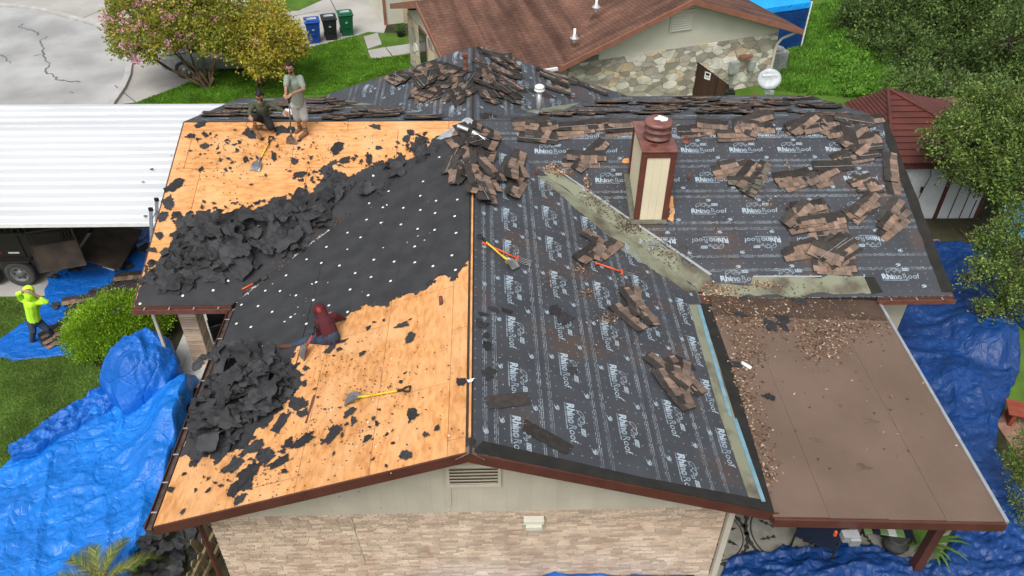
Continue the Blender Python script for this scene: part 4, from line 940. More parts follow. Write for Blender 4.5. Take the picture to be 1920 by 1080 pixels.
def onpat(x, y):
    p = onz(x, y, 2.5); p = onz(x, y, pat(p.x, p.y, 0).z); 
    return p+Vector((0, 0, .0)) if (4.75 < p.x < 8.5 and -.05 < p.y < 5.4) else None
litter('dry_leaves', None, [(1560, 615, 110, 28, 620), (1540, 650, 50, 30, 330), (1430, 600, 80, 30, 380), (1400, 660, 40, 40, 300), (1390, 740, 30, 60, 330), (1420, 830, 28, 60, 220), (1440, 890, 20, 30, 120), (1370, 580, 50, 40, 260), (1500, 570, 120, 20, 160), (1600, 750, 200, 150, 60)], 'leaf_litter', 'dry tan leaves strewn over the brown patio roof', .028, onpat)
litter('dry_leaves', MF, [(1035, 315, 14, 10, 150), (1058, 325, 18, 8, 120), (1100, 345, 8, 18, 70), (1345, 545, 45, 16, 260), (1430, 535, 40, 10, 90), (1440, 370, 60, 25, 60), (1500, 330, 150, 70, 90)], 'leaf_litter', 'dry leaves caught along the right hand valley', .026)
litter('dry_leaves', FR, [(1090, 505, 22, 14, 110), (1100, 550, 18, 14, 130), (1140, 600, 30, 14, 150), (1030, 525, 14, 20, 70), (1170, 640, 40, 20, 60), (1200, 500, 90, 60, 90), (1250, 700, 80, 100, 70), (1100, 650, 140, 160, 90)], 'leaf_litter', 'leaf crumbs scattered over the printed front slope', .019)
litter('felt_crumbs', FL, [(700, 720, 170, 120, 240), (600, 800, 200, 120, 260), (640, 690, 110, 60, 120), (480, 880, 110, 50, 180), (700, 460, 150, 120, 200)], 'felt_scrap', 'black felt crumbs sprinkled over the near plywood slope', .017)
litter('felt_crumbs', MF, [(560, 280, 170, 45, 240), (420, 300, 80, 80, 160), (660, 420, 60, 30, 160), (600, 460, 60, 30, 120)], 'felt_scrap', 'black felt crumbs sprinkled over the far plywood slope', .02)
litter('felt_shreds', MF, [(600, 330, 70, 22, 45), (480, 385, 110, 14, 40), (700, 300, 60, 20, 30), (340, 430, 25, 50, 25), (520, 300, 120, 40, 26), (420, 285, 60, 40, 16), (780, 270, 40, 20, 30)], 'felt_scrap', 'small black felt shreds fringing the large felt heap', .055)
litter('felt_shreds', FL, [(540, 720, 40, 50, 35), (480, 850, 70, 30, 40), (580, 800, 60, 50, 14), (700, 800, 100, 60, 16), (450, 900, 70, 25, 24)], 'felt_scrap', 'small black felt shreds fringing the near felt heap', .045)
litter('roof_grit', MF, [(1450, 555, 150, 30, 160), (1120, 385, 45, 30, 260), (1180, 425, 30, 18, 260), (1250, 475, 50, 30, 260), (1200, 400, 30, 20, 160), (600, 450, 45, 20, 240), (640, 420, 25, 16, 160), (540, 500, 30, 14, 160), (470, 545, 20, 14, 120), (1180, 420, 40, 25, 130), (1330, 440, 140, 70, 220), (1150, 350, 60, 40, 130)], 'dirt', 'brown grit and leaf dirt along the valleys', .022)
litter('paint_chips', FL, [(560, 560, 120, 60, 14), (760, 400, 90, 80, 12), (720, 780, 120, 90, 16), (460, 700, 50, 60, 12)], 'white', 'white paper chips scattered on the near left slope', .022)

# ================================================================== tools
def along(p, q, up):
    """frame with Z from p to q and X close to up"""
    p, q = Vector(p), Vector(q); Z = (q-p).normalized(); Y = Z.cross(Vector(up)).normalized(); X = Y.cross(Z)
    return Matrix(((X.x, Y.x, Z.x, p.x), (X.y, Y.y, Z.y, p.y), (X.z, Y.z, Z.z, p.z), (0, 0, 0, 1)))
def shovel(name, label, p, q, up, col='yellow', blade='shovel_steel', grip='black_plastic', painted=None):
    """tear-off shovel: flared notched blade with raised sides, socket, shaft, D grip"""
    L_ = (Vector(q)-Vector(p)).length; root = empty(name, label, 'shovel', M=along(p, q, up))
    g = G(); prof = [(0, .125), (.10, .122), (.20, .105), (.27, .05), (.30, .026)]
    for s_ in (0, 1):
        pass
    vs = []
    for z, wd in prof:
        cz = .02*math.sin(z*9)
        for y in (-wd, -wd*.5, 0, wd*.5, wd): vs.append((cz+(.028 if abs(y) > wd*.9 and z > .02 else 0), y, z))
    back = [(x-.006, y, z) for x, y, z in vs]; n = len(vs); fs = []
    for r in range(len(prof)-1):
        for c in range(4): a = r*5+c; fs += [(a, a+1, a+6, a+5), (n+a+5, n+a+6, n+a+1, n+a)]
    for r in range(len(prof)-1): fs += [(r*5, r*5+5, n+r*5+5, n+r*5), (r*5+9, r*5+4, n+r*5+4, n+r*5+9)]
    for c in range(4): fs += [(c, n+c, n+c+1, c+1)]
    g.add(vs+back, fs); bl = g.build('blade', blade, root)
    if painted:
        g = G(); g.box((.012, 0, .17), (.006, .17, .13)); g.build('blade_paint', painted, bl)
    G().tube((0.012, 0, .24), (.0, 0, .42), .026, .02, 10).build('socket', painted or blade, root, True)
    G().tube((0, 0, .38), (0, 0, L_-.14), .017, n=10).build('shaft', col, root, True)
    g = G(); a = [(0, 0, L_-.16), (0, -.045, L_-.11), (0, -.055, L_-.02), (0, .055, L_-.02), (0, .045, L_-.11), (0, 0, L_-.16)]; g.path([Vector(v) for v in a], .014, n=8); g.tube((0, 0, L_-.24), (0, 0, L_-.13), .022, n=10); g.build('grip', grip, root, True)
    return root
def lie(pl, a, b, h0=.03, h1=.05): return pl.px(*a, h0), pl.px(*b, h1), pl.N
shovel('tear_off_shovel', 'yellow shafted tear-off shovel lying on plywood below the crouching man', *lie(MF, (477, 320), (510, 255)))
shovel('tear_off_shovel', 'yellow shovel lying across the near plywood slope, black grip to the right', *lie(FL, (648, 750), (771, 728)), painted='yellow')
shovel('tear_off_shovel', 'yellow shovel crossed over an orange fork beside the ridge', *lie(FR, (968, 503), (896, 440), .06, .09), painted='yellow')
def fork(name, label, p, q, up, col, tines=4):
    L_ = (Vector(q)-Vector(p)).length; root = empty(name, label, 'fork', M=along(p, q, up))
    for k in range(tines):
        y = (k-(tines-1)/2)*.055; g = G(); g.path([Vector((.03, y, 0)), Vector((0, y, .14)), Vector((0, y, .28))], .007, n=6); g.build('tine', 'steel_grey', root)
    G().box((0, 0, .29), (.02, .2, .03)).build('head', col, root)
    G().tube((0, 0, .29), (0, 0, L_-.1), .018, n=10).build('shaft', col, root, True)
    g = G(); g.tube((0, 0, L_-.12), (0, 0, L_), .017, n=8); g.tube((0, -.05, L_), (0, .05, L_), .016, n=8); g.build('grip', col, root, True); return root
fork('garden_fork', 'orange handled garden fork lying beside the ridge under a yellow shovel', *lie(FR, (995, 496), (906, 455)), 'orange_red')
fork('garden_fork', 'short orange and black fork beside the pile at the green valley', *lie(FR, (1190, 518), (1118, 493)), 'orange_red', 3)
def bar(name, label, pl, a, b, col='orange_red'):
    p, q, up = lie(pl, a, b); L_ = (q-p).length; root = empty(name, label, 'pry tool', M=along(p, q, up))
    G().tube((0, 0, .05), (0, 0, L_*.55), .018, n=8).build('shaft', col, root, True); G().tube((0, 0, L_*.55), (0, 0, L_-.06), .016, n=8).build('grip', 'black_plastic', root, True)
    g = G(); g.box((0, 0, L_), (.03, .13, .14)); bevel(g.build('claw', 'black_metal', root)); return root
bar('pry_tool', 'orange shafted tool with black head in the left valley above the gutter', MF, (450, 545), (495, 520))
bar('pry_tool', 'orange tool lying among shingles on the far wing', FL, (856, 140), (890, 133))
# other small things lying about
g = G(); g.prism(ragged(puv(FL, [(588, 742), (592, 740), (576, 794), (571, 794)]), .01, .1), FL.P, .004, .012); tag(g.build('wood_strip', 'rust_brown'), 'thin red-brown wood strip lying on the near plywood', 'wood strip')
o = link('paper_scrap', SCR[3]); o.matrix_world = FL.mat(*FL.uv(883, 715), .03, .4) @ Matrix.Diagonal((.14, .14, .5, 1)); o.data = SCR[3].copy(); o.data.materials.clear(); o.data.materials.append(MATS['white']); tag(o, 'crumpled white paper at the ridge above the gable', 'paper')
g = G(); p_ = onpat(1400, 690); g.tube(p_+Vector((-.08, .1, .05)), p_+Vector((.06, -.06, .05)), .035, n=10); tag(g.build('white_bottle', 'white', None, True), 'small white bottle lying on the brown patio roof among leaves', 'bottle')
for i, (x, y, s_) in enumerate(((1380, 685, .45), (1442, 748, .3), (1385, 590, .4), (1465, 600, .5), (1470, 615, .4), (1440, 612, .5), (1420, 545, .35), (1500, 567, .4), (1395, 560, .3))):
    p_ = onpat(x, y)
    if p_:
        o = link('roofing_scrap', SCR[(i*3) % 12]); o.matrix_world = Matrix.Translation(p_+Vector((0, 0, .03))) @ Matrix.Rotation(i*1.3, 4, 'Z') @ Matrix.Diagonal((s_, s_, 1, 1)); tag(o, 'dark roofing scrap lying on the brown patio roof', 'roofing scrap', 'roofing scraps on the patio roof')
rt = random.Random(4)
for i, (x, y) in enumerate(((1635, 880), (1545, 830), (1645, 793), (1470, 870))):
    p_ = onpat(x, y); g = G()
    for k in range(5 if i == 0 else 2):
        a = rt.uniform(-.5, .5)+2.8; g.path([p_+Vector((rt.uniform(-.05, .05), 0, .03)), p_+Vector((math.cos(a)*.15, math.sin(a)*.12, .04)), p_+Vector((math.cos(a+.2)*.26, math.sin(a+.2)*.2, .03))], .004, n=5)
    tag(g.build('twig', 'bark'), ('branching grey twig lying mid patio roof', 'thin twig on the patio roof near the left seam', 'curved thin twig on the patio roof towards the far gutter', 'short twig on the patio roof near the leaf drift')[i], 'twig')
# ================================================================== people
def capsule(g, p, q, r1, r2, n=10):
    p, q = Vector(p), Vector(q); d = q-p; L_ = d.length
    if L_ < 1e-5: d = Vector((0, 0, 1)); L_ = 1e-4
    Z = d.normalized(); X = d.orthogonal().normalized(); Y = Z.cross(X); vs = []; rows = []
    for k in range(5): a = -math.pi/2+k*math.pi/8; rows.append((p, r1, a))
    for k in range(5): a = k*math.pi/8; rows.append((q, r2, a))
    for c, r, a in rows:
        for i in range(n): t = 2*math.pi*i/n; vs.append(c+Z*(r*math.sin(a))+(X*math.cos(t)+Y*math.sin(t))*max(r*math.cos(a), 1e-4))
    fs = []
    for k in range(len(rows)-1):
        for i in range(n): j = (i+1) % n; fs.append((k*n+i, k*n+j, (k+1)*n+j, (k+1)*n+i))
    g.add(vs, fs)
def blob(caps, voxel, smooth=4):
    g = G()
    for c in caps: capsule(g, *c)
    me = g.mesh('tmp', []); o = bpy.data.objects.new('tmp', me); COL.objects.link(o)
    r = o.modifiers.new('r', 'REMESH'); r.mode = 'VOXEL'; r.voxel_size = voxel
    s_ = o.modifiers.new('s', 'SMOOTH'); s_.iterations = smooth; s_.factor = .5
    dg = bpy.context.evaluated_depsgraph_get(); res = bpy.data.meshes.new_from_object(o.evaluated_get(dg)); bpy.data.objects.remove(o)
    res.polygons.foreach_set('use_smooth', [True]*len(res.polygons)); return res
def person(label, base, J, look, top, bottom, shoes, sleeves='short', legs='short', hood=None, hair=True, pack=None):
    """J: world joints. One body mesh; clothing and hair are its children."""
    base = Vector(base); root = empty('person', label, 'person', base)
    W = {k: Vector(v)-base for k, v in J.items()}
    look = Vector(look).normalized(); Z = Vector((0, 0, 1)); rt = look.cross(Z).normalized(); up = rt.cross(look)
    def put(name, caps, m_, vox=.011, sm=4, parent=None):
        me = blob(caps, vox, sm); me.materials.append(MATS[m_]); return link(name, me, parent or root)
    hd = W['head']; H = []
    H += [(hd+up*.035-look*.01, hd+up*.03-look*.025, .088, .09), (hd-up*.03+look*.012, hd-up*.075+look*.03, .07, .048), (hd-up*.01+look*.085, hd-up*.035+look*.098, .010, .015)]
    H += [(hd+rt*s_*.082-look*.005, hd+rt*s_*.086-look*.012+up*.02, .016, .018) for s_ in (-1, 1)]
    H += [(hd-up*.06-look*.015, W['neck'], .052, .058)]
    body = list(H)
    body += [(W['neck'], W['chest'], .07, .13), (W['chest'], W['belly'], .13, .12), (W['belly'], W['pelvis'], .12, .13)]
    for s_ in 'LR':
        body += [(W['sh'+s_], W['el'+s_], .048, .040), (W['el'+s_], W['ha'+s_], .040, .027), (W['chest']+Z*.06, W['sh'+s_], .07, .052)]
        body += [(W['hip'+s_], W['kn'+s_], .085, .056), (W['kn'+s_], W['an'+s_], .055, .036), (W['an'+s_], W['to'+s_], .036, .03)]
        w_ = W['ha'+s_]; fd = (W['ha'+s_]-W['el'+s_]).normalized(); fwd = (fd+W.get('grip', Vector((0, 0, -.4)))*.0+Vector((0, 0, -.25))).normalized(); sd_ = fwd.cross(Z).normalized(); dn = sd_.cross(fwd)
        palm = w_+fwd*.055; body += [(w_, palm, .026, .034), (w_+sd_*.018, palm+sd_*.022, .02, .022), (w_-sd_*.018, palm-sd_*.022, .02, .022)]
        for k, ln in enumerate((.062, .074, .07, .055)):
            b = palm+sd_*(-.031+.0205*k)+fwd*.02; m1 = b+fwd*ln*.5; e = m1+(fwd*.4-dn*.9).normalized()*ln*.55; body += [(b, m1, .0095, .009), (m1, e, .009, .008)]
        body += [(w_+sd_*.03+fwd*.015, w_+sd_*.062+fwd*.05, .012, .0105), (w_+sd_*.062+fwd*.05, w_+sd_*.058+fwd*.085-dn*.02, .0105, .009)]
    put('body', body, 'skin', .0085, 2)
    # clothing
    t = [(W['neck']-Z*.05, W['chest'], .085, .158), (W['chest'], W['belly'], .158, .148), (W['belly'], W['pelvis']+Z*.0, .148, .152)]
    for s_ in 'LR':
        t += [(W['chest']+Z*.05, W['sh'+s_], .09, .075)]
        if sleeves == 'short': e = W['sh'+s_].lerp(W['el'+s_], .72); t += [(W['sh'+s_], e, .074, .068)]
        else: e = W['el'+s_].lerp(W['ha'+s_], .86 if sleeves == 'long' else .45); t += [(W['sh'+s_], W['el'+s_], .072, .058), (W['el'+s_], e, .058, .044)]
    put('top', t, top, .011, 5)
    b = [(W['pelvis']+Z*.03, W['pelvis']-Z*.02, .15, .15)]
    for s_ in 'LR':
        b += [(W['pelvis'], W['hip'+s_], .135, .115)]
        if legs == 'short': e = W['hip'+s_].lerp(W['kn'+s_], .92); b += [(W['hip'+s_], e, .112, .098)]
        else: b += [(W['hip'+s_], W['kn'+s_], .108, .078), (W['kn'+s_], W['kn'+s_].lerp(W['an'+s_], .93), .076, .06)]
    put('trousers' if legs == 'long' else 'shorts', b, bottom, .011, 4)
    for s_ in 'LR':
        a, to = W['an'+s_], W['to'+s_]; kn = W['kn'+s_]; d = (to-a); d.z *= .6; he = a-d.normalized()*.05-Z*.0
        lo = to-Z*.0; bt = put('boot', [(a.lerp(kn, .30), a, .056, .054), (a, he-Z*.04, .052, .045), (he-Z*.04, lo, .045, .042), (a, lo, .05, .044)], shoes, .009, 3)
        if legs == 'short': put('sock', [(a.lerp(kn, .25), a.lerp(kn, .36), .05, .05)], 'sock_black', .009, 2)
    if hood:
        put('hood', [(hd+up*.04-look*.03, hd-up*.02-look*.03, .125, .12), (hd-up*.06-look*.04, W['neck']-look*.02, .115, .12)], hood, .011, 5)
    if hair:
        put('hair', [(hd+up*.068-look*.035, hd+up*.05-look*.06, .088, .086), (hd+up*.10+look*.012, hd+up*.09-look*.03, .052, .066), (hd+rt*.05+up*.04-look*.03, hd-rt*.05+up*.04-look*.03, .06, .06), (hd-look*.055, hd-look*.06+up*.02, .06, .07)], 'hair', .009, 3)
        put('beard', [(hd-up*.085+look*.055+rt*.0, hd-up*.10+look*.03, .036, .034), (hd-up*.055+look*.05+rt*.045, hd-up*.075+look*.05-rt*.0, .018, .03), (hd-up*.055+look*.05-rt*.045, hd-up*.075+look*.05, .018, .03), (hd-up*.052+look*.092-rt*.022, hd-up*.052+look*.092+rt*.022, .008, .008)], 'hair', .006, 2)
    if not (hood and not hair):
        for s_ in (-1, 1):
            g = G(); capsule(g, hd+look*.083+rt*s_*.033+up*.012, hd+look*.083+rt*s_*.036+up*.012, .011, .011); g.build('eye', 'hair', root, True)
            g = G(); capsule(g, hd+look*.088+rt*s_*.018+up*.032, hd+look*.08+rt*s_*.052+up*.032, .006, .005, 6); g.build('eyebrow', 'hair', root, True)
        g = G(); capsule(g, hd+look*.096-up*.062-rt*.02, hd+look*.096-up*.062+rt*.02, .007, .007, 6); g.build('mouth', 'dusky_red', root, True)
    return root
def jy(**k): return {n: ony(x, y, Y) for n, (x, y, Y) in k.items()}
# standing man
J = jy(head=(543.5, 128, 9.80), neck=(546.5, 140, 9.86), chest=(551, 155, 9.9), belly=(556, 176, 9.93), pelvis=(559, 192, 9.95), shL=(538, 146, 9.78), shR=(563, 146, 9.95), elL=(536, 164, 9.62), elR=(570, 167, 9.78), haL=(536, 176, 9.45), haR=(547, 176, 9.45),
       hipL=(553, 198, 9.93), hipR=(566, 197, 9.98), knL=(558, 223, 9.93), knR=(571, 223, 9.86), anL=(563, 242, 10.05), anR=(573, 249, 9.88), toL=(555, 248, 9.95), toR=(563, 257, 9.74))
person('standing man in grey-green t-shirt, grey shorts and tan boots holding a shovel upright', MF.px(568, 255), J, (-.10, -1, -.25), 'shirt_grey', 'shorts_grey', 'boot')
shovel('tear_off_shovel', 'steel shafted shovel stood upright in front of the standing man', MF.px(547, 271, .0), ony(541, 176, 9.42), (0, -1, .3), 'steel_grey')
# crouching man at the ridge
J = jy(head=(487, 181, 9.92), neck=(489, 191, 10.0), chest=(491, 200, 10.08), belly=(493, 211, 10.15), pelvis=(494, 219, 10.18), shL=(475, 196, 10.02), shR=(505, 194, 10.05), elL=(468, 210, 9.92), elR=(521, 203, 9.95), haL=(470, 218, 9.72), haR=(532, 208, 9.9),
       hipL=(488, 221, 10.1), hipR=(499, 222, 10.1), knL=(476, 220, 9.72), knR=(508, 239, 9.90), anL=(479, 243, 9.78), anR=(484, 238, 10.05), toL=(487, 258, 9.68), toR=(472, 243, 9.98))
person('crouching man in olive long-sleeved shirt and black shorts at the stripped ridge', MF.px(488, 258), J, (.05, -.8, -.62), 'shirt_olive', 'shorts_black', 'boot', 'long')
g = G(); 
for i in range(7): capsule(g, ony(533+i*2.2, 212+math.sin(i*2)*3, 10.0), ony(535+i*2.2, 210+math.cos(i*3)*3, 9.97), .05, .045, 8)
tag(g.build('crumpled_bag', 'white', None, True), 'crumpled white bag beside the crouching man\'s outstretched hand', 'bag')
# seated man in the maroon hoodie
J = jy(head=(598, 583, 3.62), neck=(604, 594, 3.52), chest=(611, 606, 3.42), belly=(618, 622, 3.32), pelvis=(622, 632, 3.28), shL=(597, 604, 3.40), shR=(626, 592, 3.58), elL=(599, 629, 3.40), elR=(639, 596, 3.75), haL=(590, 636, 3.55), haR=(622, 588, 3.95),
       hipL=(608, 636, 3.34), hipR=(618, 632, 3.45), knL=(577, 638, 3.52), knR=(585, 624, 3.78), anL=(548, 649, 3.46), anR=(552, 640, 3.72), toL=(526, 650, 3.50), toR=(532, 640, 3.74))
person('seated man in maroon hoodie and ripped jeans working down the near left slope', FL.px(622, 645), J, (-.75, .55, -.3), 'maroon', 'denim', 'boot_dark', 'long', 'long', 'maroon', False)
hd = ony(598, 583, 3.62); g = G(); capsule(g, hd+Vector((.035, -.085, .075)), hd+Vector((.02, -.075, .10)), .05, .05); tag(g.build('cap', 'dusky_red', None, True), 'lighter red patch on the maroon hood of the seated man', 'cap')  # red blob stands in for a lighter patch of the hood itself
shovel('tear_off_shovel', 'red tear-off shovel held by the seated man, blade on the plywood', FL.px(565, 672, .01), ony(596, 606, 3.36), FL.N, 'red_dull', painted='red_dull')
# ground worker in the bright hooded jacket
J = jy(head=(56, 546, 7.12), neck=(57, 556, 7.1), chest=(58, 568, 7.1), belly=(61, 586, 7.12), pelvis=(64, 598, 7.13), shL=(41, 561, 7.12), shR=(71, 567, 7.12), elL=(34, 551, 7.0), elR=(87, 566, 7.05), haL=(46, 545, 7.0), haR=(63, 550, 7.0),
       hipL=(58, 603, 7.1), hipR=(70, 603, 7.16), knL=(62, 621, 7.0), knR=(87, 616, 7.16), anL=(60, 641, 7.08), anR=(104, 632, 7.3), toL=(66, 650, 6.98), toR=(115, 638, 7.26))
person('worker in bright yellow hooded jacket and jeans standing on the blue ground tarp', onz(62, 648), J, (.2, .9, -.2), 'hivis', 'denim', 'boot', 'half', 'long', 'hivis', False)
# ================================================================== tarps
def resample(pts, n):
    P = [Vector(p) for p in pts]; d = [0]
    for a, b in zip(P, P[1:]): d.append(d[-1]+(b-a).length)
    out = []; k = 0
    for i in range(n):
        t = d[-1]*i/(n-1)
        while k < len(P)-2 and d[k+1] < t: k += 1
        f = (t-d[k])/max(1e-9, d[k+1]-d[k]); out.append(P[k].lerp(P[k+1], f))
    return out
def tarp(label, A, B, nu, nv, m_, bumps=(), fold=.07, ang=0., k=1.4, seed=0., edge=.02, wob=.05, name='tarp', z0=.02):
    """sheet between two ground outlines A and B, pushed up by what it covers and creased"""
    A, B = resample(A, nu), resample(B, nu); V, F = [], []; ca, sa = math.cos(R(ang)), math.sin(R(ang))
    for i in range(nu):
        for j in range(nv):
            p = A[i].lerp(B[i], j/(nv-1)); p.x += wob*noise.noise((p.x*2.5, p.y*2.5, seed))*2; p.y += wob*noise.noise((p.x*2.5, p.y*2.5, seed+9))*2
            x, y = p.x*ca+p.y*sa, -p.x*sa+p.y*ca
            wx = x+.25*noise.noise((x*1.1, y*1.1, seed)); wy = y+.25*noise.noise((x*1.1, y*1.1, seed+5))
            tri = lambda t: abs((t % 1)*2-1)
            m1 = max(0, noise.noise((x*.7, y*.7, seed+2))+.35); m2 = max(0, noise.noise((x*.9, y*.9, seed+12))+.1)
            h = fold*(facet(wx*k*.55, wy*k*1.3, seed)*.6+facet(wx*k*1.9, wy*k*3.2, seed+1)*.55+facet(x*k*4.6, y*k*6.5, seed+2)*.33+facet(x*k*12, y*k*9, seed+3)*.10+m1*tri(wy*k*.9+.3*wx)**2*.8+m2*tri(wx*k*1.1-wy*k*.8)**3*.7)
            for (bx, by, r, hh) in bumps:
                d2 = ((p.x-bx)**2+(p.y-by)**2)/(r*r); h += hh*math.exp(-d2*d2*.8)*(1+.12*noise.noise((p.x*2, p.y*2, seed)))
            e = min(1, min(i, nu-1-i, j, nv-1-j)/3); V.append((p.x, p.y, z0+h*(.25+.75*e)))
    for i in range(nu-1):
        for j in range(nv-1): a = i*nv+j; F.append((a, a+1, a+nv+1, a+nv))
    me = fast_mesh(name, V, F, [m_]); 
    if me.polygons[0].normal.z < 0: me.flip_normals()
    me.polygons.foreach_set('use_smooth', [True]*len(me.polygons)); me.shade_smooth()
    o = link(name, me); return tag(o, label, 'tarp')
def gv(*pts): return [onz(x, y) for x, y in pts]
b1, b2 = onz(250, 712), onz(345, 745)
tarp('bright blue tarp draped over shrubs and spread across the left foreground', gv((205, 695), (188, 745), (112, 800), (40, 845), (0, 885), (-60, 960), (-120, 1100)), gv((300, 690), (372, 722), (352, 800), (325, 900), (300, 985), (255, 1040), (245, 1130)), 240, 180, 'tarp_bright',
     [(-6.1, 4.7, .85, .6), (-6.3, 3.6, .7, .28)], .15, 52, 1.2, 3.3)
tarp('darker blue tarp heaped over a shrub beside the brick porch column', gv((205, 660), (192, 700), (192, 740), (235, 790)), gv((310, 668), (340, 690), (352, 720), (325, 760)), 130, 130, 'tarp_mid', [(-7.35, 5.65, .85, 1.05)], .16, 80, 1.6, 8.1, z0=.05)
tarp('crumpled dark blue tarp edge bunched on the lawn', gv((200, 735), (150, 770), (95, 795), (45, 840), (15, 858)), gv((235, 760), (170, 800), (120, 830), (75, 862), (30, 875)), 90, 40, 'tarp_mid', [], .24, 40, 1.9, 12.5, z0=.06)
tarp('blue ground tarp beside the trailer strewn with torn shingles', gv((200, 412), (165, 480), (90, 522), (78, 575), (25, 622), (-25, 655)), gv((300, 412), (300, 470), (300, 560), (230, 620), (140, 668), (20, 680)), 150, 110, 'tarp_mid', [], .06, 30, 1.8, 21, z0=.01)
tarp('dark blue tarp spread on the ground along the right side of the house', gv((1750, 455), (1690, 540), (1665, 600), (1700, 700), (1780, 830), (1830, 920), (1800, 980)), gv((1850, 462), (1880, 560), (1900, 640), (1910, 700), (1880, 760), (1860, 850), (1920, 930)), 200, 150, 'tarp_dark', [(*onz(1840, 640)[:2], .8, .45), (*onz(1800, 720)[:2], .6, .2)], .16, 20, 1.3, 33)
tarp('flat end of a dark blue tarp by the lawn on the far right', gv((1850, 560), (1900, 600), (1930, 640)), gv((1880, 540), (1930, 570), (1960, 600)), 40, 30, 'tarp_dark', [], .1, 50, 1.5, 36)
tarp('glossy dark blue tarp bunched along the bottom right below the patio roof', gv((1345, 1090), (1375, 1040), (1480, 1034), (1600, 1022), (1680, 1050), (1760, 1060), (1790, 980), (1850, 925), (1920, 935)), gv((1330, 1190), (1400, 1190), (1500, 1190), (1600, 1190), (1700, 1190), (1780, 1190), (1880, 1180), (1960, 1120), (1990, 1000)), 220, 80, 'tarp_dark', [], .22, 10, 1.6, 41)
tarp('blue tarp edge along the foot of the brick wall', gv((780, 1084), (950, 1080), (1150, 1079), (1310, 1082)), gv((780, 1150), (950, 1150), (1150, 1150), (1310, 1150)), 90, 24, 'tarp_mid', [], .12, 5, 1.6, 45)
lt = link('tarp', None)
bpy.data.objects.remove(lt)
tarp('light blue tarp covering something among the trees on the right', [onz(1885, 455), onz(1880, 380)], [onz(1990, 455), onz(1990, 370)], 50, 50, 'tarp_light', [(*onz(1945, 430)[:2], .75, .7)], .15, 30, 1.5, 52)
# felt thrown down at the left foot of the wall
for i in range(26):
    p = onz(random.uniform(270, 385), random.uniform(975, 1085)); o = link('felt_sheet', SHEET[i % 14]); s_ = random.uniform(.35, .7); o.matrix_world = Matrix.Translation(p+Vector((0, 0, .05+.012*i))) @ Matrix.Rotation(i*1.1, 4, 'Z') @ Matrix.Rotation(R(random.uniform(-12, 12)), 4, 'X') @ Matrix.Diagonal((s_, s_, s_*.5, 1)); tag(o, 'black felt sheet thrown down beside the broken fence', 'felt sheet', 'black felt sheet thrown down beside the broken fence')
for i, (x, y, s_) in enumerate(((305, 797, .3), (317, 806, .2), (310, 777, .12), (330, 777, .12), (218, 930, .25), (300, 760, .12))):
    o = link('felt_scrap', SCR[i]); o.matrix_world = Matrix.Translation(onz(x, y, .35 if y < 900 else .14)) @ Matrix.Rotation(i, 4, 'Z') @ Matrix.Diagonal((s_*1.1, s_*1.1, .6, 1)); tag(o, 'black felt scrap fallen on the bright blue tarp', 'felt scrap', 'black felt scrap fallen on the bright blue tarp')
# shingles on the ground tarp
for i in range(40):
    rs = random.Random(i+900); t = rs.random(); x, y = 95+190*t+rs.uniform(-25, 25), 632-105*t+rs.uniform(-18, 18); u, v = GR.uv(x, y)
    lab = 'torn shingle strip thrown down on the blue tarp behind the worker'; shingle(GR, u, v, .07+.0025*i, R(rs.uniform(0, 60)), lab, lab, rs.choice((0, 0, 0, 1, 1)), R(rs.uniform(-5, 5)), R(rs.uniform(-4, 4)))
for i in range(20):
    rs = random.Random(i+950); x, y = rs.choice(((rs.uniform(110, 160), rs.uniform(520, 550))), ) if 0 else (rs.uniform(100, 270), rs.uniform(440, 640)); o = link('felt_sheet', SHEET[i % 14]); s_ = rs.uniform(.25, .6); o.matrix_world = Matrix.Translation(onz(x, y, .12)) @ Matrix.Rotation(i*2.1, 4, 'Z') @ Matrix.Diagonal((s_, s_, s_*.3, 1)); lab = 'torn black felt sheet lying on the blue tarp by the trailer'; tag(o, lab, 'felt sheet', lab)

# ================================================================== carport, trailer and what stands by it
cp = empty('carport', 'white ribbed metal carport roof beside the house', 'carport', (-11, 11.3, 0))
off = Vector((-11, 11.3, 0)); x0, x1, y0, y1, zc = -19.5, -7.32, 8.28, 14.45, 2.68
npan = 4
for i in range(npan):
    a, b = y0+(y1-y0)*i/npan, y0+(y1-y0)*(i+1)/npan; prof = []
    for k in range(4):
        s_ = (b-a-.004)/4; y = a+k*s_; prof += [(y, 0), (y+s_*.46, .0), (y+s_*.56, .06), (y+s_*.86, .06), (y+s_*.98, 0)]
    prof.append((b-.004, 0)); g = G(); n = len(prof); zz = .002*(i % 2)
    vs = [Vector((x, y, zc+h+zz))-off for x in (x0, x1) for y, h in prof]; lo = [v-Vector((0, 0, .004)) for v in vs]
    g.add(vs+lo, [(k+1, k, n+k, n+k+1) for k in range(n-1)]+[(2*n+k, 2*n+k+1, 3*n+k+1, 3*n+k) for k in range(n-1)]); g.build('roof_panel', 'white_metal', cp)
for y in (y0-.02, y1+.02): G().box(Vector(((x0+x1)/2, y, zc-.05))-off, (x1-x0, .05, .10)).build('eave_beam', 'white', cp)
G().box(Vector((x1+.02, (y0+y1)/2, zc-.04))-off, (.05, y1-y0, .09)).build('eave_beam', 'white', cp)
for x in (-18, -14.6):
    for y in (y0+.1, y1-.1): G().box(Vector((x, y, zc/2-.05))-off, (.09, .09, zc-.1)).build('post', 'white', cp)
for x in (-8.6,): G().box(Vector((x, y1-.1, zc/2-.05))-off, (.09, .09, zc-.1)).build('post', 'white', cp)
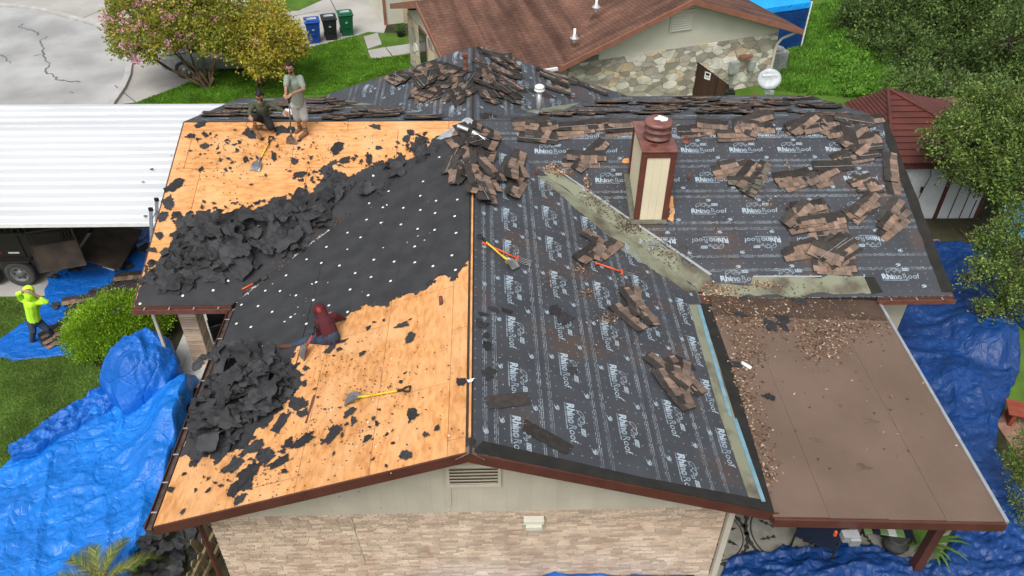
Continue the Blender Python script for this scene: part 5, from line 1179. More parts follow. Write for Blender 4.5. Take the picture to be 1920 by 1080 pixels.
for i, (x, y) in enumerate(((268, 341), (274, 405), (285, 317))):
    o = link('felt_scrap', SCR[i]); o.matrix_world = Matrix.Translation(onz(x, y, zc+.045)) @ Matrix.Diagonal((.14, .14, .6, 1)); tag(o, 'small black felt scrap lying on the white carport roof', 'felt scrap', 'small black felt scrap lying on the white carport roof')
tr = empty('dump_trailer', 'black dump trailer with rusty swung-open gate under the carport', 'trailer', (-12.4, 10.5, 0))
o_ = Vector((-12.4, 10.5, 0)); B = lambda c, d, n, m_='black_metal', M=None: bevel(G().box(Vector(c)-o_, d, M).build(n, m_, tr), .008)
B((-12.9, 10.5, .78), (4.8, 1.9, .10), 'bed_floor', 'rust_panel'); B((-12.9, 9.55, 1.15), (4.8, .05, .66), 'side_panel'); B((-12.9, 11.45, 1.15), (4.8, .05, .66), 'side_panel'); B((-12.9, 9.55, 1.50), (4.8, .07, .06), 'top_rail')
B((-12.9, 9.9, .58), (4.9, .10, .18), 'frame_rail'); B((-12.9, 11.1, .58), (4.9, .10, .18), 'frame_rail'); B((-13.0, 11.45, 1.50), (4.8, .07, .06), 'top_rail')
for x in (-10.55, -11.6, -12.65, -13.7, -14.75): B((x, 9.52, 1.14), (.06, .05, .66), 'side_post')
for x, m_ in ((-12.3, 'label_red'), (-11.85, 'white'), (-13.6, 'label_red')): B((x, 9.515, .95), (.28, .012, .05), 'reflector', m_)
# mesh extension on the sides
g = G()
for k in range(26): g.tube(Vector((-10.6-k*.17, 9.55, 1.52))-o_, Vector((-10.9-k*.17, 9.55, 1.92))-o_, .006, n=4); g.tube(Vector((-10.9-k*.17, 9.55, 1.52))-o_, Vector((-10.6-k*.17, 9.55, 1.92))-o_, .006, n=4)
g.tube(Vector((-10.55, 9.55, 1.93))-o_, Vector((-15.2, 9.55, 1.93))-o_, .018, n=6); g.build('mesh_side', 'rust_panel', tr)
# swung gate
q4 = [ony(48, 437, 9.42)-o_, ony(132, 424, 9.42)-o_, ony(162, 496, 9.22)-o_, ony(75, 511, 9.22)-o_]; nn = (q4[1]-q4[0]).cross(q4[3]-q4[0]).normalized()*.035
gp = lambda s_, t: q4[0].lerp(q4[1], s_).lerp(q4[3].lerp(q4[2], s_), t)
lo4 = [gp(0, .36), gp(1, .36), gp(1, 1), gp(0, 1)]
gate = G().add(lo4+[p+nn for p in lo4], [(0, 1, 2, 3), (7, 6, 5, 4), (0, 4, 5, 1), (1, 5, 6, 2), (2, 6, 7, 3), (3, 7, 4, 0)]).build('gate', 'rust_panel', tr)
g = G()
for a, b in ((gp(0, 0), gp(1, 0)), (gp(0, .36), gp(1, .36)), (gp(0, 0), gp(0, 1)), (gp(1, 0), gp(1, 1)), (gp(0, 1), gp(1, 1))): g.tube(a, b, .022, n=6)
for k in range(14): g.tube(gp(k/14, 0), gp((k+1)/14, .36), .005, n=4); g.tube(gp((k+1)/14, 0), gp(k/14, .36), .005, n=4)
g.build('gate_frame', 'rust_panel', tr)
B((-9.95, 10.5, .42), (1.1, 1.85, .05), 'ramp', 'rust_panel', Matrix.Translation(Vector((-10.45, 10.5, .75))-o_) @ Matrix.Rotation(R(23), 4, 'Y') @ Matrix.Translation(-(Vector((-10.55, 10.5, .42))-o_)))
def wheel(c, ax, r, w_, parent, rim='steel_grey', n=28):
    M = Matrix.Translation(c) @ Vector(ax).to_track_quat('Z', 'Y').to_matrix().to_4x4()
    t = G().lathe([(r*.62, -w_*.42), (r*.8, -w_*.5), (r*.95, -w_*.46), (r, -w_*.3), (r, w_*.3), (r*.95, w_*.46), (r*.8, w_*.5), (r*.62, w_*.42)], n, M=M, caps=False).build('wheel', 'rubber', parent, True)
    G().lathe([(r*.62, w_*.05), (r*.62, w_*.40), (r*.56, w_*.42), (r*.5, w_*.22), (r*.28, w_*.16), (r*.26, w_*.34), (.001, w_*.36)], n, M=M).build('rim', rim, t, True)
    g = G()
    for k in range(6): a = k*math.pi/3; g.tube(M @ Vector((r*.39*math.cos(a), r*.39*math.sin(a), w_*.14)), M @ Vector((r*.39*math.cos(a), r*.39*math.sin(a), w_*.27)), r*.06, n=8)
    g.build('lug_nut', 'black_metal', t); return t
for x, y, s_ in ((-11.83, 9.42, -1), (-12.75, 9.42, -1), (-11.83, 11.5, 1), (-12.75, 11.5, 1)): wheel(Vector((x, y, .38))-o_, (0, s_, 0), .38, .24, tr)
for x in (-11.83, -12.75): B((x, 9.42, .80), (.8, .28, .03), 'fender')
sb = empty('shingle_bundle', 'stack of wrapped roofing bundles with white ends and red lettered label on the tarp', 'bundle', onz(228, 488), R(72))
for k in range(3):
    b = bevel(G().box((0, 0, .06+.10*k), (1.0, .36, .092)).build('wrapped_bundle', 'skin_bag', sb), .02); bevel(G().box((-.49, 0, .06+.10*k), (.05, .35, .08)).build('bundle_end', 'white', b), .01)
G().box((.28, 0, .3095), (.36, .33, .004)).build('label_band', 'label_red', sb)
g = G()
for k in range(4): g.box((.02-.1*k, 0, .3095), (.05, .20, .003))
g.build('label_band', 'print', sb)
ld = empty('extension_ladder', 'aluminium ladder leaning on the left eave, its rail tips above the roof edge', 'ladder', (-7.55, 8.0, 0))
rails = []
for y, t in (((-7.10, 7.62, 3.45)), 0), (((-7.10, 8.02, 3.45)), 1):
    base = Vector((-7.95, y[1], .02)); top = Vector(y); d = (top-base); L_ = d.length; g = G(); g.box((0, 0, L_/2), (.07, .03, L_), along(base-Vector((-7.55, 8.0, 0)), top-Vector((-7.55, 8.0, 0)), (1, 0, 0))); r_ = g.build('rail', 'galvanised', ld); rails.append((base, top))
    g = G(); g.box(top-Vector((-7.55, 8.0, 0)), (.09, .045, .08)); g.build('end_cap', 'black_plastic', r_)
for k in range(11):
    a = rails[0][0].lerp(rails[0][1], (k+.6)/11.6); b = rails[1][0].lerp(rails[1][1], (k+.6)/11.6); G().tube(a-Vector((-7.55, 8.0, 0)), b-Vector((-7.55, 8.0, 0)), .016, n=8).build('rung', 'galvanised', ld, True)

# ================================================================== porch
for i in range(9):
    for j in range(7):
        x, y = -6.95+.31*i, 5.7+.46*j; g = G(); g.box((x, y, .06), (.302, .452, .08)); struct(g.build('floor_tile', 'tile_white'))
col = empty('brick_column', 'brick porch column under the left eave', 'column', (-6.35, 6.35, 0))
G().box((0, 0, 1.2), (.36, .36, 2.4)).build('core', 'mortar', col)
for r in range(34):
    for (cx_, cy_, sx, sy) in ((0, -.185, .37, .02), (.185, 0, .02, .37), (-.185, 0, .02, .37)): G().box((cx_, cy_, .035+r*.0705), (sx, sy, .058)).build('brick', 'brick', col)
pp = empty('porch_post', 'thin grey post under the gutter left of the brick column', 'post', (-6.85, 5.75, 0)); G().box((0, 0, 1.2), (.06, .06, 2.4)).build('shaft', 'trim_cream', pp); G().box((0, 0, .05), (.16, .16, .1)).build('foot', 'steel_grey', pp)
ch = empty('patio_chair', 'black metal armchair on the tiled porch', 'chair', (-5.95, 6.85, .1), R(205))
bevel(G().box((0, 0, .42), (.52, .5, .05)).build('seat', 'black_plastic', ch)); bevel(G().box((0, -.26, .72), (.52, .04, .5), Matrix.Rotation(R(-8), 4, 'X')).build('backrest', 'black_plastic', ch))
for sx in (-1, 1):
    for sy in (-1, 1): G().tube((sx*.25, sy*.23, 0), (sx*.25, sy*.23, .42), .016, n=8).build('leg', 'black_metal', ch)
    g = G(); g.path([Vector((sx*.27, .23, .40)), Vector((sx*.27, .25, .63)), Vector((sx*.27, -.25, .66))], .017, n=8); g.build('armrest', 'black_metal', ch)

# ================================================================== plants at the left
def blob_pts(blobs, n, shell=.55):
    P, D = [], []; wts = np.array([b[3]*b[4]*b[5] for b in blobs])**.75; wts /= wts.sum(); idx = rng.choice(len(blobs), n, p=wts); B_ = np.array(blobs)
    d = unit(rng.normal(0, 1, (n, 3))); r = shell+(1-shell)*rng.random((n, 1))**.6; r *= 1+.12*rng.normal(0, 1, (n, 1)); c = B_[idx]
    return c[:, :3]+d*r*c[:, 3:6], d
def satellites(blobs, k=5, f=(.25, .45)):
    out = list(blobs); rs = random.Random(len(blobs)*3+k)
    for b in blobs:
        for _ in range(k):
            d = Vector((rs.gauss(0, 1), rs.gauss(0, 1), rs.gauss(0, .8))).normalized(); q = rs.uniform(*f); out.append((b[0]+d.x*b[3]*.95, b[1]+d.y*b[4]*.95, b[2]+d.z*b[5]*.95, b[3]*q, b[4]*q, b[5]*q*.9))
    return out
def foliage(name, blobs, n, ln, wd, m_, parent, shell=.5, clump=6, cs=.12, upw=.3, mats=None):
    C_, d = blob_pts(blobs, max(1, n//clump), shell); P = np.repeat(C_, clump, 0)+rng.normal(0, cs, (len(C_)*clump, 3)); D = np.repeat(d, clump, 0)+np.array([0, 0, upw])
    keep = P[:, 2] > .02; return link(name, leaves(name, P[keep], D[keep], ln, wd, [m_], jit=.7), parent)
bush = empty('shrub', 'rounded bright lime green shrub at the porch corner', 'shrub', onz(205, 650))
bc = onz(205, 668); bl = [(-.25, -.1, .62, .75, .65, .62), (.45, .25, .65, .7, .6, .62), (.05, .1, .85, .7, .6, .55), (-.6, -.25, .45, .5, .5, .5), (.8, .5, .6, .42, .4, .48), (.2, -.4, .5, .55, .4, .5)]
bush.location = bc+Vector((.15, .35, 0)); foliage('foliage', bl, 34000, .06, .03, 'leaf_bush', bush, .72, 8, .05, 1.2)
g = G()
for k in range(7): a = k*.9; g.path([Vector((0, 0, 0)), Vector((.25*math.cos(a), .2*math.sin(a), .4)), Vector((.5*math.cos(a), .4*math.sin(a), .8))], .02, n=6)
g.build('stem', 'bark_dark', bush)
o = link('felt_scrap', SCR[2]); o.matrix_world = Matrix.Translation(onz(221, 580, 1.22)) @ Matrix.Diagonal((.32, .32, .6, 1)); tag(o, 'black felt scrap caught on top of the lime green shrub', 'felt scrap')
palm = empty('sago_palm', 'small sago palm with arching fronds at the bottom left edge', 'palm', onz(205, 1120))
V, F = [], []
for k in range(22):
    a = k*2.399; el = .25+.9*((k*7 % 22)/22); d = Vector((math.cos(a), math.sin(a), 0)); pts = []; L_ = random.uniform(.85, 1.1)
    for t in range(13):
        s_ = t/12*L_; pts.append(d*(s_*math.cos(el)*1.0)+Vector((0, 0, .45+s_*math.sin(el)*1.1-.55*s_*s_*.9)))
    g = G(); sd_ = Vector((-d.y, d.x, 0))
    for t in range(1, 12):
        p = pts[t]; ax = (pts[t+1]-pts[t-1]).normalized()
        for q in range(3):
            pp_ = p.lerp(pts[t+1], q/3); ln = .20*math.sin(math.pi*(t+1)/14)+.05
            for s_ in (-1, 1):
                tip = pp_+(sd_*s_*.8+ax*.75+Vector((0, 0, .18))).normalized()*ln; g.add([pp_-ax*.009, pp_+ax*.009, tip], [(0, 1, 2)])
    g.path(pts, .008, n=4); g.build('frond', 'leaf_palm', palm)
G().lathe([(.16, 0), (.18, .2), (.14, .42), (.05, .5)], 12).build('trunk', 'bark_dark', palm, True)
fn = empty('broken_fence', 'weathered wooden picket panel leaning against the brick wall corner', 'fence', onz(405, 1040))
for k in range(7):
    g = G(); w_ = .12; h_ = random.uniform(.75, .95); g.prism([(0, 0), (w_, 0), (w_, h_), (w_*.5, h_+.06), (0, h_)], lambda u, v, h: Vector((u, h, v)), 0, .02)
    g.build('picket', 'wood_grey', fn, M=Matrix.Translation((-.10+.035*k, -.75+.17*k, 0)) @ Matrix.Rotation(R(68+3*k % 7), 4, 'Z') @ Matrix.Rotation(R(random.uniform(-16, -6)), 4, 'Y') @ Matrix.Rotation(R(random.uniform(-8, 8)), 4, 'X'))
for z in (.3, .7): G().box((.12, -.25, z), (.05, 1.3, .08), Matrix.Rotation(R(-9), 4, 'Z')).build('fence_rail', 'wood_grey', fn)
# ================================================================== neighbour's house
NO = Vector((-.4, 17.5, 0)); na = R(19.8); nb = empty('neighbour_house', 'neighbouring house with brown shingle roof and stone clad gable', 'house', NO, na)
def roofq(pts, name='roof_slope', m_='nb_shingle', th=.12):
    P = [Vector(p) for p in pts]; n = (P[1]-P[0]).cross(P[2]-P[0]).normalized()
    if n.z < 0: P = P[::-1]; n = -n
    g = G(); k = len(P); g.add(P+[p-n*th for p in P], [tuple(range(k)), tuple(range(2*k-1, k-1, -1))]+[(i, k+i, k+(i+1) % k, (i+1) % k) for i in range(k)]); o = g.build(name, m_, nb)
    H = Vector((n.y, -n.x, 0)).normalized(); S = n.cross(H); setuv(o, lambda co: (co.dot(H), co.dot(S))); return o
ze_, s3 = 2.32, .33
# main block: u 0..4, depth 6.7
G().prism(rect(0, 0, 5, 6.7), lambda u, v, h: Vector((u, v, h)), 0, 2.25).build('wall', 'stone_mortar', nb)
roofq([(-.5, -.6, ze_), (3.5, -.6, ze_), (7.5, 3.35, ze_+s3*3.95), (-.5, 3.35, ze_+s3*3.95)]); roofq([(-.5, 7.3, ze_), (9, 7.3, ze_), (9, 3.36, ze_+s3*3.95), (-.5, 3.36, ze_+s3*3.95)])
for a, b in (((-.52, -.6, ze_), (-.52, 3.35, ze_+s3*3.95)), ((-.52, 3.35, ze_+s3*3.95), (-.52, 7.3, ze_))):
    a, b = Vector(a), Vector(b); Z = Vector((0, 0, 1)); g = G(); g.add([a, b, b-Z*.2, a-Z*.2]+[p+Vector((-.04, 0, 0)) for p in (a, b, b-Z*.2, a-Z*.2)], [(0, 1, 2, 3), (7, 6, 5, 4), (0, 4, 5, 1), (1, 5, 6, 2), (2, 6, 7, 3), (3, 7, 4, 0)]); g.build('fascia_board', 'nb_fascia', nb)
G().box((1.33, -.64, ze_-.06), (3.6, .09, .10)).build('gutter', 'white', nb)
G().add([(-.005, 0, 0), (-.005, 6.7, 0), (-.005, 6.7, 2.2), (-.005, 3.35, 3.3), (-.005, 0, 2.2)], [(4, 3, 2, 1, 0)]).build('end_wall', 'nb_wall', nb)
wd = G().box((-.02, 4.6, 1.2), (.06, 1.0, 1.9)).build('window', 'nb_fascia', nb); G().box((-.055, 4.6, 1.2), (.02, .86, 1.76)).build('pane', 'glass_dark', wd)
# gable wing with the stone wall
U0, U1, UM = 3.83, 12.62, 8.2; PZ = 3.98
G().prism([(U0, 0), (U1, 0), (U1, 2.2), (UM, PZ-.12), (U0, 2.2)], lambda u, v, h: Vector((u, h, v)), .0, 8).build('wall', 'nb_wall', nb)
roofq([(UM, -.55, PZ), (UM, 9, PZ), (U1+.65, 9, ze_-.05), (U1+.65, -.55, ze_-.05)]); roofq([(UM-.001, -.55, PZ), (UM-.001, 9, PZ), (U0-.7, 9, ze_-.08), (U0-.7, -.55, ze_-.08)])
for a, b in (((UM, -.57, PZ), (U1+.65, -.57, ze_-.05)), ((U0-.7, -.57, ze_-.08), (UM, -.57, PZ))):
    a, b = Vector(a), Vector(b); Z = Vector((0, 0, 1)); Y = Vector((0, -.04, 0)); q = [a+Z*.01, b+Z*.01, b-Z*.18, a-Z*.18]; g = G(); g.add(q+[p+Y for p in q], [(3, 2, 1, 0), (4, 5, 6, 7), (1, 5, 4, 0), (2, 6, 5, 1), (3, 7, 6, 2), (0, 4, 7, 3)]); g.build('fascia_board', 'nb_fascia', nb)
gv_ = G().box((UM, -.02, 3.05), (.95, .05, .75)).build('gable_vent', 'nb_wall', nb)
for k in range(8): G().box((0, 0, 0), (.82, .012, .09), Matrix.Translation((UM, -.05, 2.75+k*.085)) @ Matrix.Rotation(R(-38), 4, 'X')).build('louvre', 'nb_wall', gv_)
sw = G().add([(U0, -.004, 0), (U1, -.004, 0), (U1, -.004, 2.05), (U0, -.004, 2.05)], [(0, 1, 2, 3)]).build('stone_wall', 'stone_mortar', nb)
G().add([(U1+.004, 0, 0), (U1+.004, 8, 0), (U1+.004, 8, 2.05), (U1+.004, 0, 2.05)], [(0, 1, 2, 3)]).build('stone_wall', 'stone_mortar', nb)
# irregular stones: Voronoi cells of scattered seeds
def stones(w_, h_, n, place, parent, seed):
    rs = random.Random(seed); S = []
    tries = 0
    while len(S) < n and tries < 20000:
        tries += 1; c = (rs.uniform(0, w_), rs.uniform(0, h_), rs.choice((.16, .2, .3)))
        if all(math.hypot((c[0]-q[0])*.75, (c[1]-q[1])*1.35) > (c[2]+q[2])*.5*.92 for q in S): S.append(c)
    for i, c in enumerate(S):
        poly = rect(0, 0, w_, h_)
        for j, q in enumerate(S):
            if i == j or math.hypot(c[0]-q[0], c[1]-q[1]) > 1.4: continue
            ax, ay = (q[0]-c[0])*.56, (q[1]-c[1])*1.82; d2 = ((q[0]-c[0])*ax+(q[1]-c[1])*ay); t = .5+.5*(c[2]**2-q[2]**2)*.6/max(d2, 1e-4)
            poly = clip(poly, ax, ay, ax*c[0]+ay*c[1]+d2*min(.8, max(.2, t)))
            if len(poly) < 3: break
        if len(poly) < 3: continue
        mx, my = sum(p[0] for p in poly)/len(poly), sum(p[1] for p in poly)/len(poly); sh = .014
        pl_ = [(p[0]+(mx-p[0])*min(.4, sh/max(.02, math.hypot(p[0]-mx, p[1]-my))), p[1]+(my-p[1])*min(.4, sh/max(.02, math.hypot(p[0]-mx, p[1]-my)))) for p in poly]
        g = G(); g.prism(pl_, place, 0, rs.uniform(.02, .05)); g.build('stone', 'stone', parent)
stones(U1-U0, 2.05, 290, lambda u, v, h: Vector((U0+u, -.004-h, v)), sw, 5)
ew = G().add([(-.009, 0, 0), (-.009, 6.7, 0), (-.009, 6.7, 2.1), (-.009, 0, 2.1)], [(3, 2, 1, 0)]).build('stone_wall', 'stone_mortar', nb)
stones(3.6, 2.1, 50, lambda u, v, h: Vector((-.009-h, 6.7-3.6*0-u, v)), ew, 9)
# vent pipes on the roof, meter boxes, downspout
for x, y, Zp in ((1118, 12, 3.55), (1077, 70, 2.95)):
    p = nb.matrix_basis.inverted() @ onz(x, y, Zp) if False else Matrix.Rotation(-na, 3, 'Z') @ (onz(x, y, Zp)-NO); g = G(); g.tube(p-Vector((0, 0, .2)), p+Vector((0, 0, .30)), .045, n=12); vp = g.build('vent_pipe', 'white', nb, True); G().lathe([(.16, -.02), (.10, .03), (.06, .10)], 12, p).build('pipe_boot', 'galvanised', vp)
g = G(); g.path([Vector((U1+.5, -.5, 2.2)), Vector((U1+.12, -.12, 1.85)), Vector((U1-.05, -.09, 1.6)), Vector((U1-.05, -.09, .1))], .05, n=8); g.build('downspout', 'nb_wall', nb)
for u, z, sx, sz, m_ in ((10.75, 1.0, .38, .45, 'ac_grey'), (11.55, .95, .26, .36, 'ac_grey'), (11.2, 1.35, .5, .1, 'nb_fascia')):
    b_ = G().box((u, -.16, z), (sx, .18, sz)).build('meter_box', m_, nb); bevel(b_)
    if m_ == 'ac_grey': G().path([Vector((u, -.12, z-sz/2)), Vector((u, -.12, .1))], .025, n=6).build('conduit', 'galvanised', b_)
# left part of the neighbour's front: white wall, stone pier
pr = G().box((0, 0, 0), (.01, .01, .01)); 
pq = empty('garage_front', 'pale garage wall with stone pier beyond the bins', 'garage', (-3.0, 28.6, 0), na)
G().prism(rect(-1.2, 0, 6, 4), lambda u, v, h: Vector((u, v, h)), 0, 2.4).build('wall', 'nb_wall', pq); G().prism(rect(-.35, -.12, .3, .0), lambda u, v, h: Vector((u, v, h)), 0, 2.3).build('stone_pier', 'stone', pq); G().prism([(-1.7, -.6), (6, -.6), (6, 4), (-1.7, 4)], lambda u, v, h: Vector((u, v, h)), 2.4, 2.55).build('roof', 'nb_shingle', pq); G().prism(rect(-1.26, -.06, -1.14, 0), lambda u, v, h: Vector((u, v, h)), 0, 2.3).build('corner_trim', 'nb_fascia', pq)

# ================================================================== things around the neighbour
def bin_(name, label, x, y, m_, rz):
    root = empty(name, label, 'bin', onz(x, y), rz, 'wheeled bins on the driveway'); g = G(); prof = [(0, .23, .25), (.9, .30, .34)]
    vs = [(sx*a, sy*b, z) for z, a, b in prof for sx, sy in ((-1, -1), (1, -1), (1, 1), (-1, 1))]; g.add(vs, [(3, 2, 1, 0), (4, 5, 6, 7), (0, 1, 5, 4), (1, 2, 6, 5), (2, 3, 7, 6), (3, 0, 4, 7)]); bevel(g.build('body', m_, root), .03, 3)
    g = G(); g.box((0, 0, .93), (.66, .74, .06)); g.box((0, .02, .975), (.52, .56, .04)); l_ = bevel(g.build('lid', m_, root), .025, 3); G().box((0, .03, .997), (.4, .22, .004)).build('lid_print', 'print', l_)
    G().tube((-.26, .40, .9), (.26, .40, .9), .02, n=8).build('handle', m_, root); G().box((0, -.315, .62), (.10, .012, .07)).build('sticker', 'print', root); G().box((0, -.315, .42), (.18, .02, .10)).build('grip_bar', m_, root)
    for s_ in (-1, 1): G().lathe([(.02, -.03), (.12, -.03), (.12, .03), (.02, .03)], 14, M=Matrix.Translation((s_*.24, .28, .12)) @ Matrix.Rotation(R(90), 4, 'Y')).build('wheel', 'rubber', root)
bin_('wheeled_bin', 'blue wheeled bin, leftmost of the three on the driveway', 590, 78, 'bin_blue', R(14)); bin_('wheeled_bin', 'black wheeled bin between the blue and green ones', 621, 72, 'bin_black', R(14)); bin_('wheeled_bin', 'green wheeled bin, rightmost of the three on the driveway', 651, 64, 'bin_green', R(16))
pt = empty('flower_pot', 'round dark pot with a small plant by the stone pier', 'pot', onz(752, 68)); G().lathe([(.14, 0), (.22, .3), (.24, .32), (.2, .31), (.02, .29)], 18).build('pot', 'pot_grey', pt, True); foliage('foliage', [(0, 0, .36, .2, .2, .14)], 500, .07, .035, 'leaf_plant', pt, .3, 4, .04, .6)
# blue canopy tent
tn = empty('canopy_tent', 'bright blue canopy tent behind the neighbouring house', 'tent', onz(1478, 90), na)
o0 = onz(1478, 90); c = [(-2.9, -.2), (.5, -.2), (.5, 3.0), (-2.9, 3.0)]; ap = Vector((-1.2, 1.4, 2.9))
g = G(); cor = [Vector((x, y, 1.98)) for x, y in c]; low = [Vector((x*1.01, y*1.01, 1.75)) for x, y in c]; g.add(cor+[ap]+low, [(0, 1, 4), (1, 2, 4), (2, 3, 4), (3, 0, 4)]+[(i, 5+i, 5+(i+1) % 4, (i+1) % 4) for i in range(4)]); g.build('canopy', 'tarp_light', tn)
g = G(); g.add([Vector((-2.9, -.18, 0.05)), Vector((.45, -.18, .05)), Vector((.45, -.18, 1.75)), Vector((-2.9, -.18, 1.75)), Vector((.47, 2.9, .05)), Vector((.47, 2.9, 1.75))], [(0, 1, 2, 3), (1, 4, 5, 2)]); g.build('side_wall', 'tarp_dark', tn)
for x, y in c: G().tube((x, y, 0), (x, y, 2.0), .03, n=8).build('leg', 'white', tn)
ac = empty('air_conditioner', 'grey outdoor air conditioning unit at the stone wall corner', 'air conditioner', onz(1448, 128), na)
bevel(G().box((0, 0, .42), (.75, .75, .8)).build('housing', 'ac_grey', ac), .06, 3)
for k in range(9): G().box((-.34+.085*k, -.385, .42), (.02, .012, .66)).build('slat', 'galvanised', ac)
G().lathe([(.30, .82), (.31, .86), (.28, .86), (.27, .83)], 20).build('fan_ring', 'ac_grey', ac, True); G().box((0, 0, .04), (.95, .95, .06)).build('pad', 'concrete', ac)
# wooden gate with a notice
gt = empty('wooden_gate', 'dark wooden gate with a white notice beside the stone wall', 'gate', onz(1285, 178), R(-42))
for k in range(12): G().prism([(0, .05), (.135, .05), (.135, 1.45-.05*k+.0), (0, 1.48-.05*k)], lambda u, v, h: Vector((u, h, v)), 0, .025).build('board', 'wood_dark', gt, M=Matrix.Translation((.14*k, random.uniform(-.004, .004), 0)))
for z in (.3, .75): G().box((.84, .05, z), (1.7, .05, .09)).build('gate_rail', 'wood_dark', gt)
sg = G().box((.78, -.015, 1.0), (.24, .01, .28)).build('notice', 'white', gt); g = G(); g.box((.78, -.022, 1.06), (.15, .004, .09)); g.box((.78, -.022, .95), (.18, .004, .02)); g.build('notice_print', 'hair', sg)
# satellite dish on the back slope
dp = MB.px(1441, 174); ds = empty('satellite_dish', 'pale grey satellite dish with lettering on the back slope', 'satellite dish', dp)
rimp = []; face = Vector((-.12, -.88, .42)).normalized(); cc = ony(1443, 148, dp.y)-dp; X = face.cross(Vector((0, 0, 1))).normalized(); Y = X.cross(face)
X = -X; g = G(); n = 28; vs = [cc-face*.07]
for r_ in (.33, .66, 1.):
    for k in range(n): a = 2*math.pi*k/n; vs.append(cc+X*(.36*r_*math.cos(a))+Y*(.31*r_*math.sin(a))+face*(-.07+.07*r_*r_))
fs = [(0, 1+k, 1+(k+1) % n) for k in range(n)]
for r_ in range(2):
    for k in range(n): a, b = 1+r_*n+k, 1+r_*n+(k+1) % n; fs.append((a, a+n, b+n, b))
m0 = len(vs); vs2 = [v-face*.02 for v in vs]; fs2 = [tuple(m0+i for i in f[::-1]) for f in fs]; fs3 = [(1+2*n+k, m0+1+2*n+k, m0+1+2*n+(k+1) % n, 1+2*n+(k+1) % n) for k in range(n)]
g.add(vs+vs2, fs+fs2+fs3); dr = g.build('reflector', 'dish', ds, True)
g = G(); put_text(g, 'DIRECTV', .085, -.12, .09, .002, mi=0); stroke(g, [(-.20, .10), (-.18, .14), (-.15, .13), (-.15, .105), (-.17, .09), (-.20, .10)], .022)
Xd = Vector((cc.x*0+1, 0, 0)); Xd = (Xd-face*Xd.dot(face)).normalized(); Yd = face.cross(Xd); p0 = cc+face*.012
g.build('dish_print', 'white', dr, M=Matrix(((Xd.x, Yd.x, face.x, p0.x), (Xd.y, Yd.y, face.y, p0.y), (Xd.z, Yd.z, face.z, p0.z), (0, 0, 0, 1))))
G().path([Vector((0, 0, 0)), Vector((0, .02, .25)), cc-face*.1], .03, n=8).build('mast', 'galvanised', ds); G().path([cc-Y*.34, cc-Y*.42+face*.5], .015, n=6).build('arm', 'galvanised', ds); G().box(cc-Y*.40+face*.5, (.12, .1, .08)).build('receiver', 'ac_grey', ds); G().box((0, 0, .01), (.25, .25, .03)).build('foot_plate', 'galvanised', ds)
g = G(); p_ = MB.px(1368, 176); g.box(p_+Vector((0, 0, .05)), (.3, .2, .1)); g.box(p_+Vector((.02, 0, .13)), (.14, .12, .06)); tag(bevel(g.build('tool_bag', 'black_plastic'), .02), 'small dark tool bag on the far eave left of the dish', 'bag')

# ================================================================== shed at the right
sh = empty('shed', 'white panelled shed with dark red ribbed metal roof among the trees', 'shed', (13.5, 13.6, 0))
so_ = Vector((13.5, 13.6, 0)); A = [Vector((11.75, 11.85, 2.05)), Vector((15.3, 11.85, 2.05)), Vector((15.3, 15.7, 2.05)), Vector((11.75, 15.7, 2.05))]; apx = Vector((12.75, 15.2, 2.75))
G().prism(rect(12.0, 12.1, 15.0, 15.4), lambda u, v, h: Vector((u, v, h))-so_, 0, 2.0).build('wall', 'shed_white', sh)
for nm, tri in (('front', (A[0], A[1], apx)), ('right', (A[1], A[2], apx)), ('back', (A[2], A[3], apx)), ('left', (A[3], A[0], apx))):
    P = [p-so_ for p in tri]; n = (P[1]-P[0]).cross(P[2]-P[0]).normalized(); g = G(); g.add(P+[p-n*.04 for p in P], [(0, 1, 2), (5, 4, 3), (0, 3, 4, 1), (1, 4, 5, 2), (2, 5, 3, 0)]); rf = g.build('roof_slope', 'red_metal', sh)
    for k in range(1, 12):
        t = k/12; a, b = P[0].lerp(P[2], t), P[1].lerp(P[2], t); d = (b-a); g = G(); m_ = Matrix.Identity(4); g.add([a+n*.002, b+n*.002, b+n*.03-(P[2]-P[0]).normalized()*.0, a+n*.03, a+n*.002+(P[2]-(P[0]+P[1])/2).normalized()*.05, b+n*.002+(P[2]-(P[0]+P[1])/2).normalized()*.05], [(0, 1, 2, 3), (3, 2, 5, 4)]); g.build('roof_rib', 'red_metal', rf)
for a in A[:2]: G().tube(a-so_+Vector((0, 0, .03)), apx-so_+Vector((0, 0, .03)), .05, n=8).build('hip_cap', 'red_metal', sh)
G().box(Vector((13.5, 12.0, 1.93))-so_, (3.2, .22, .2)).build('fascia_board', 'red_metal', sh)
for x in (12.05, 13.75, 14.98): G().box(Vector((x, 12.08, .93))-so_, (.10, .06, 1.86)).build('trim_post', 'red_metal', sh)
for x in (14.15, 14.5, 14.8): G().box(Vector((x, 12.085, .93))-so_, (.03, .04, 1.8)).build('trim_strip', 'fascia', sh)
for x0_, x1_ in ((12.12, 13.68), (13.82, 14.93)): G().box(Vector(((x0_+x1_)/2, 12.09, .93))-so_, (x1_-x0_, .03, 1.8)).build('door_panel', 'shed_white', sh)
mp_ = empty('pool_filter', 'white pipe elbow and filter housing in front of the shed', 'filter', onz(1770, 398)); G().lathe([(.14, 0), (.17, .05), (.17, .22), (.19, .24), (.19, .28), (.12, .30), (.11, .50), (.09, .52), (.02, .53)], 20).build('housing', 'pvc', mp_, True)
pe = onz(1730, 395)-onz(1770, 398); g = G(); g.path([Vector((-.1, 0, .35)), Vector((-.35, 0, .36)), Vector((-.6, .0, .28)), Vector((-.75, 0, .1)), Vector((-.8, 0, 0))], .05, n=10); g.build('elbow_pipe', 'pvc', mp_, True)
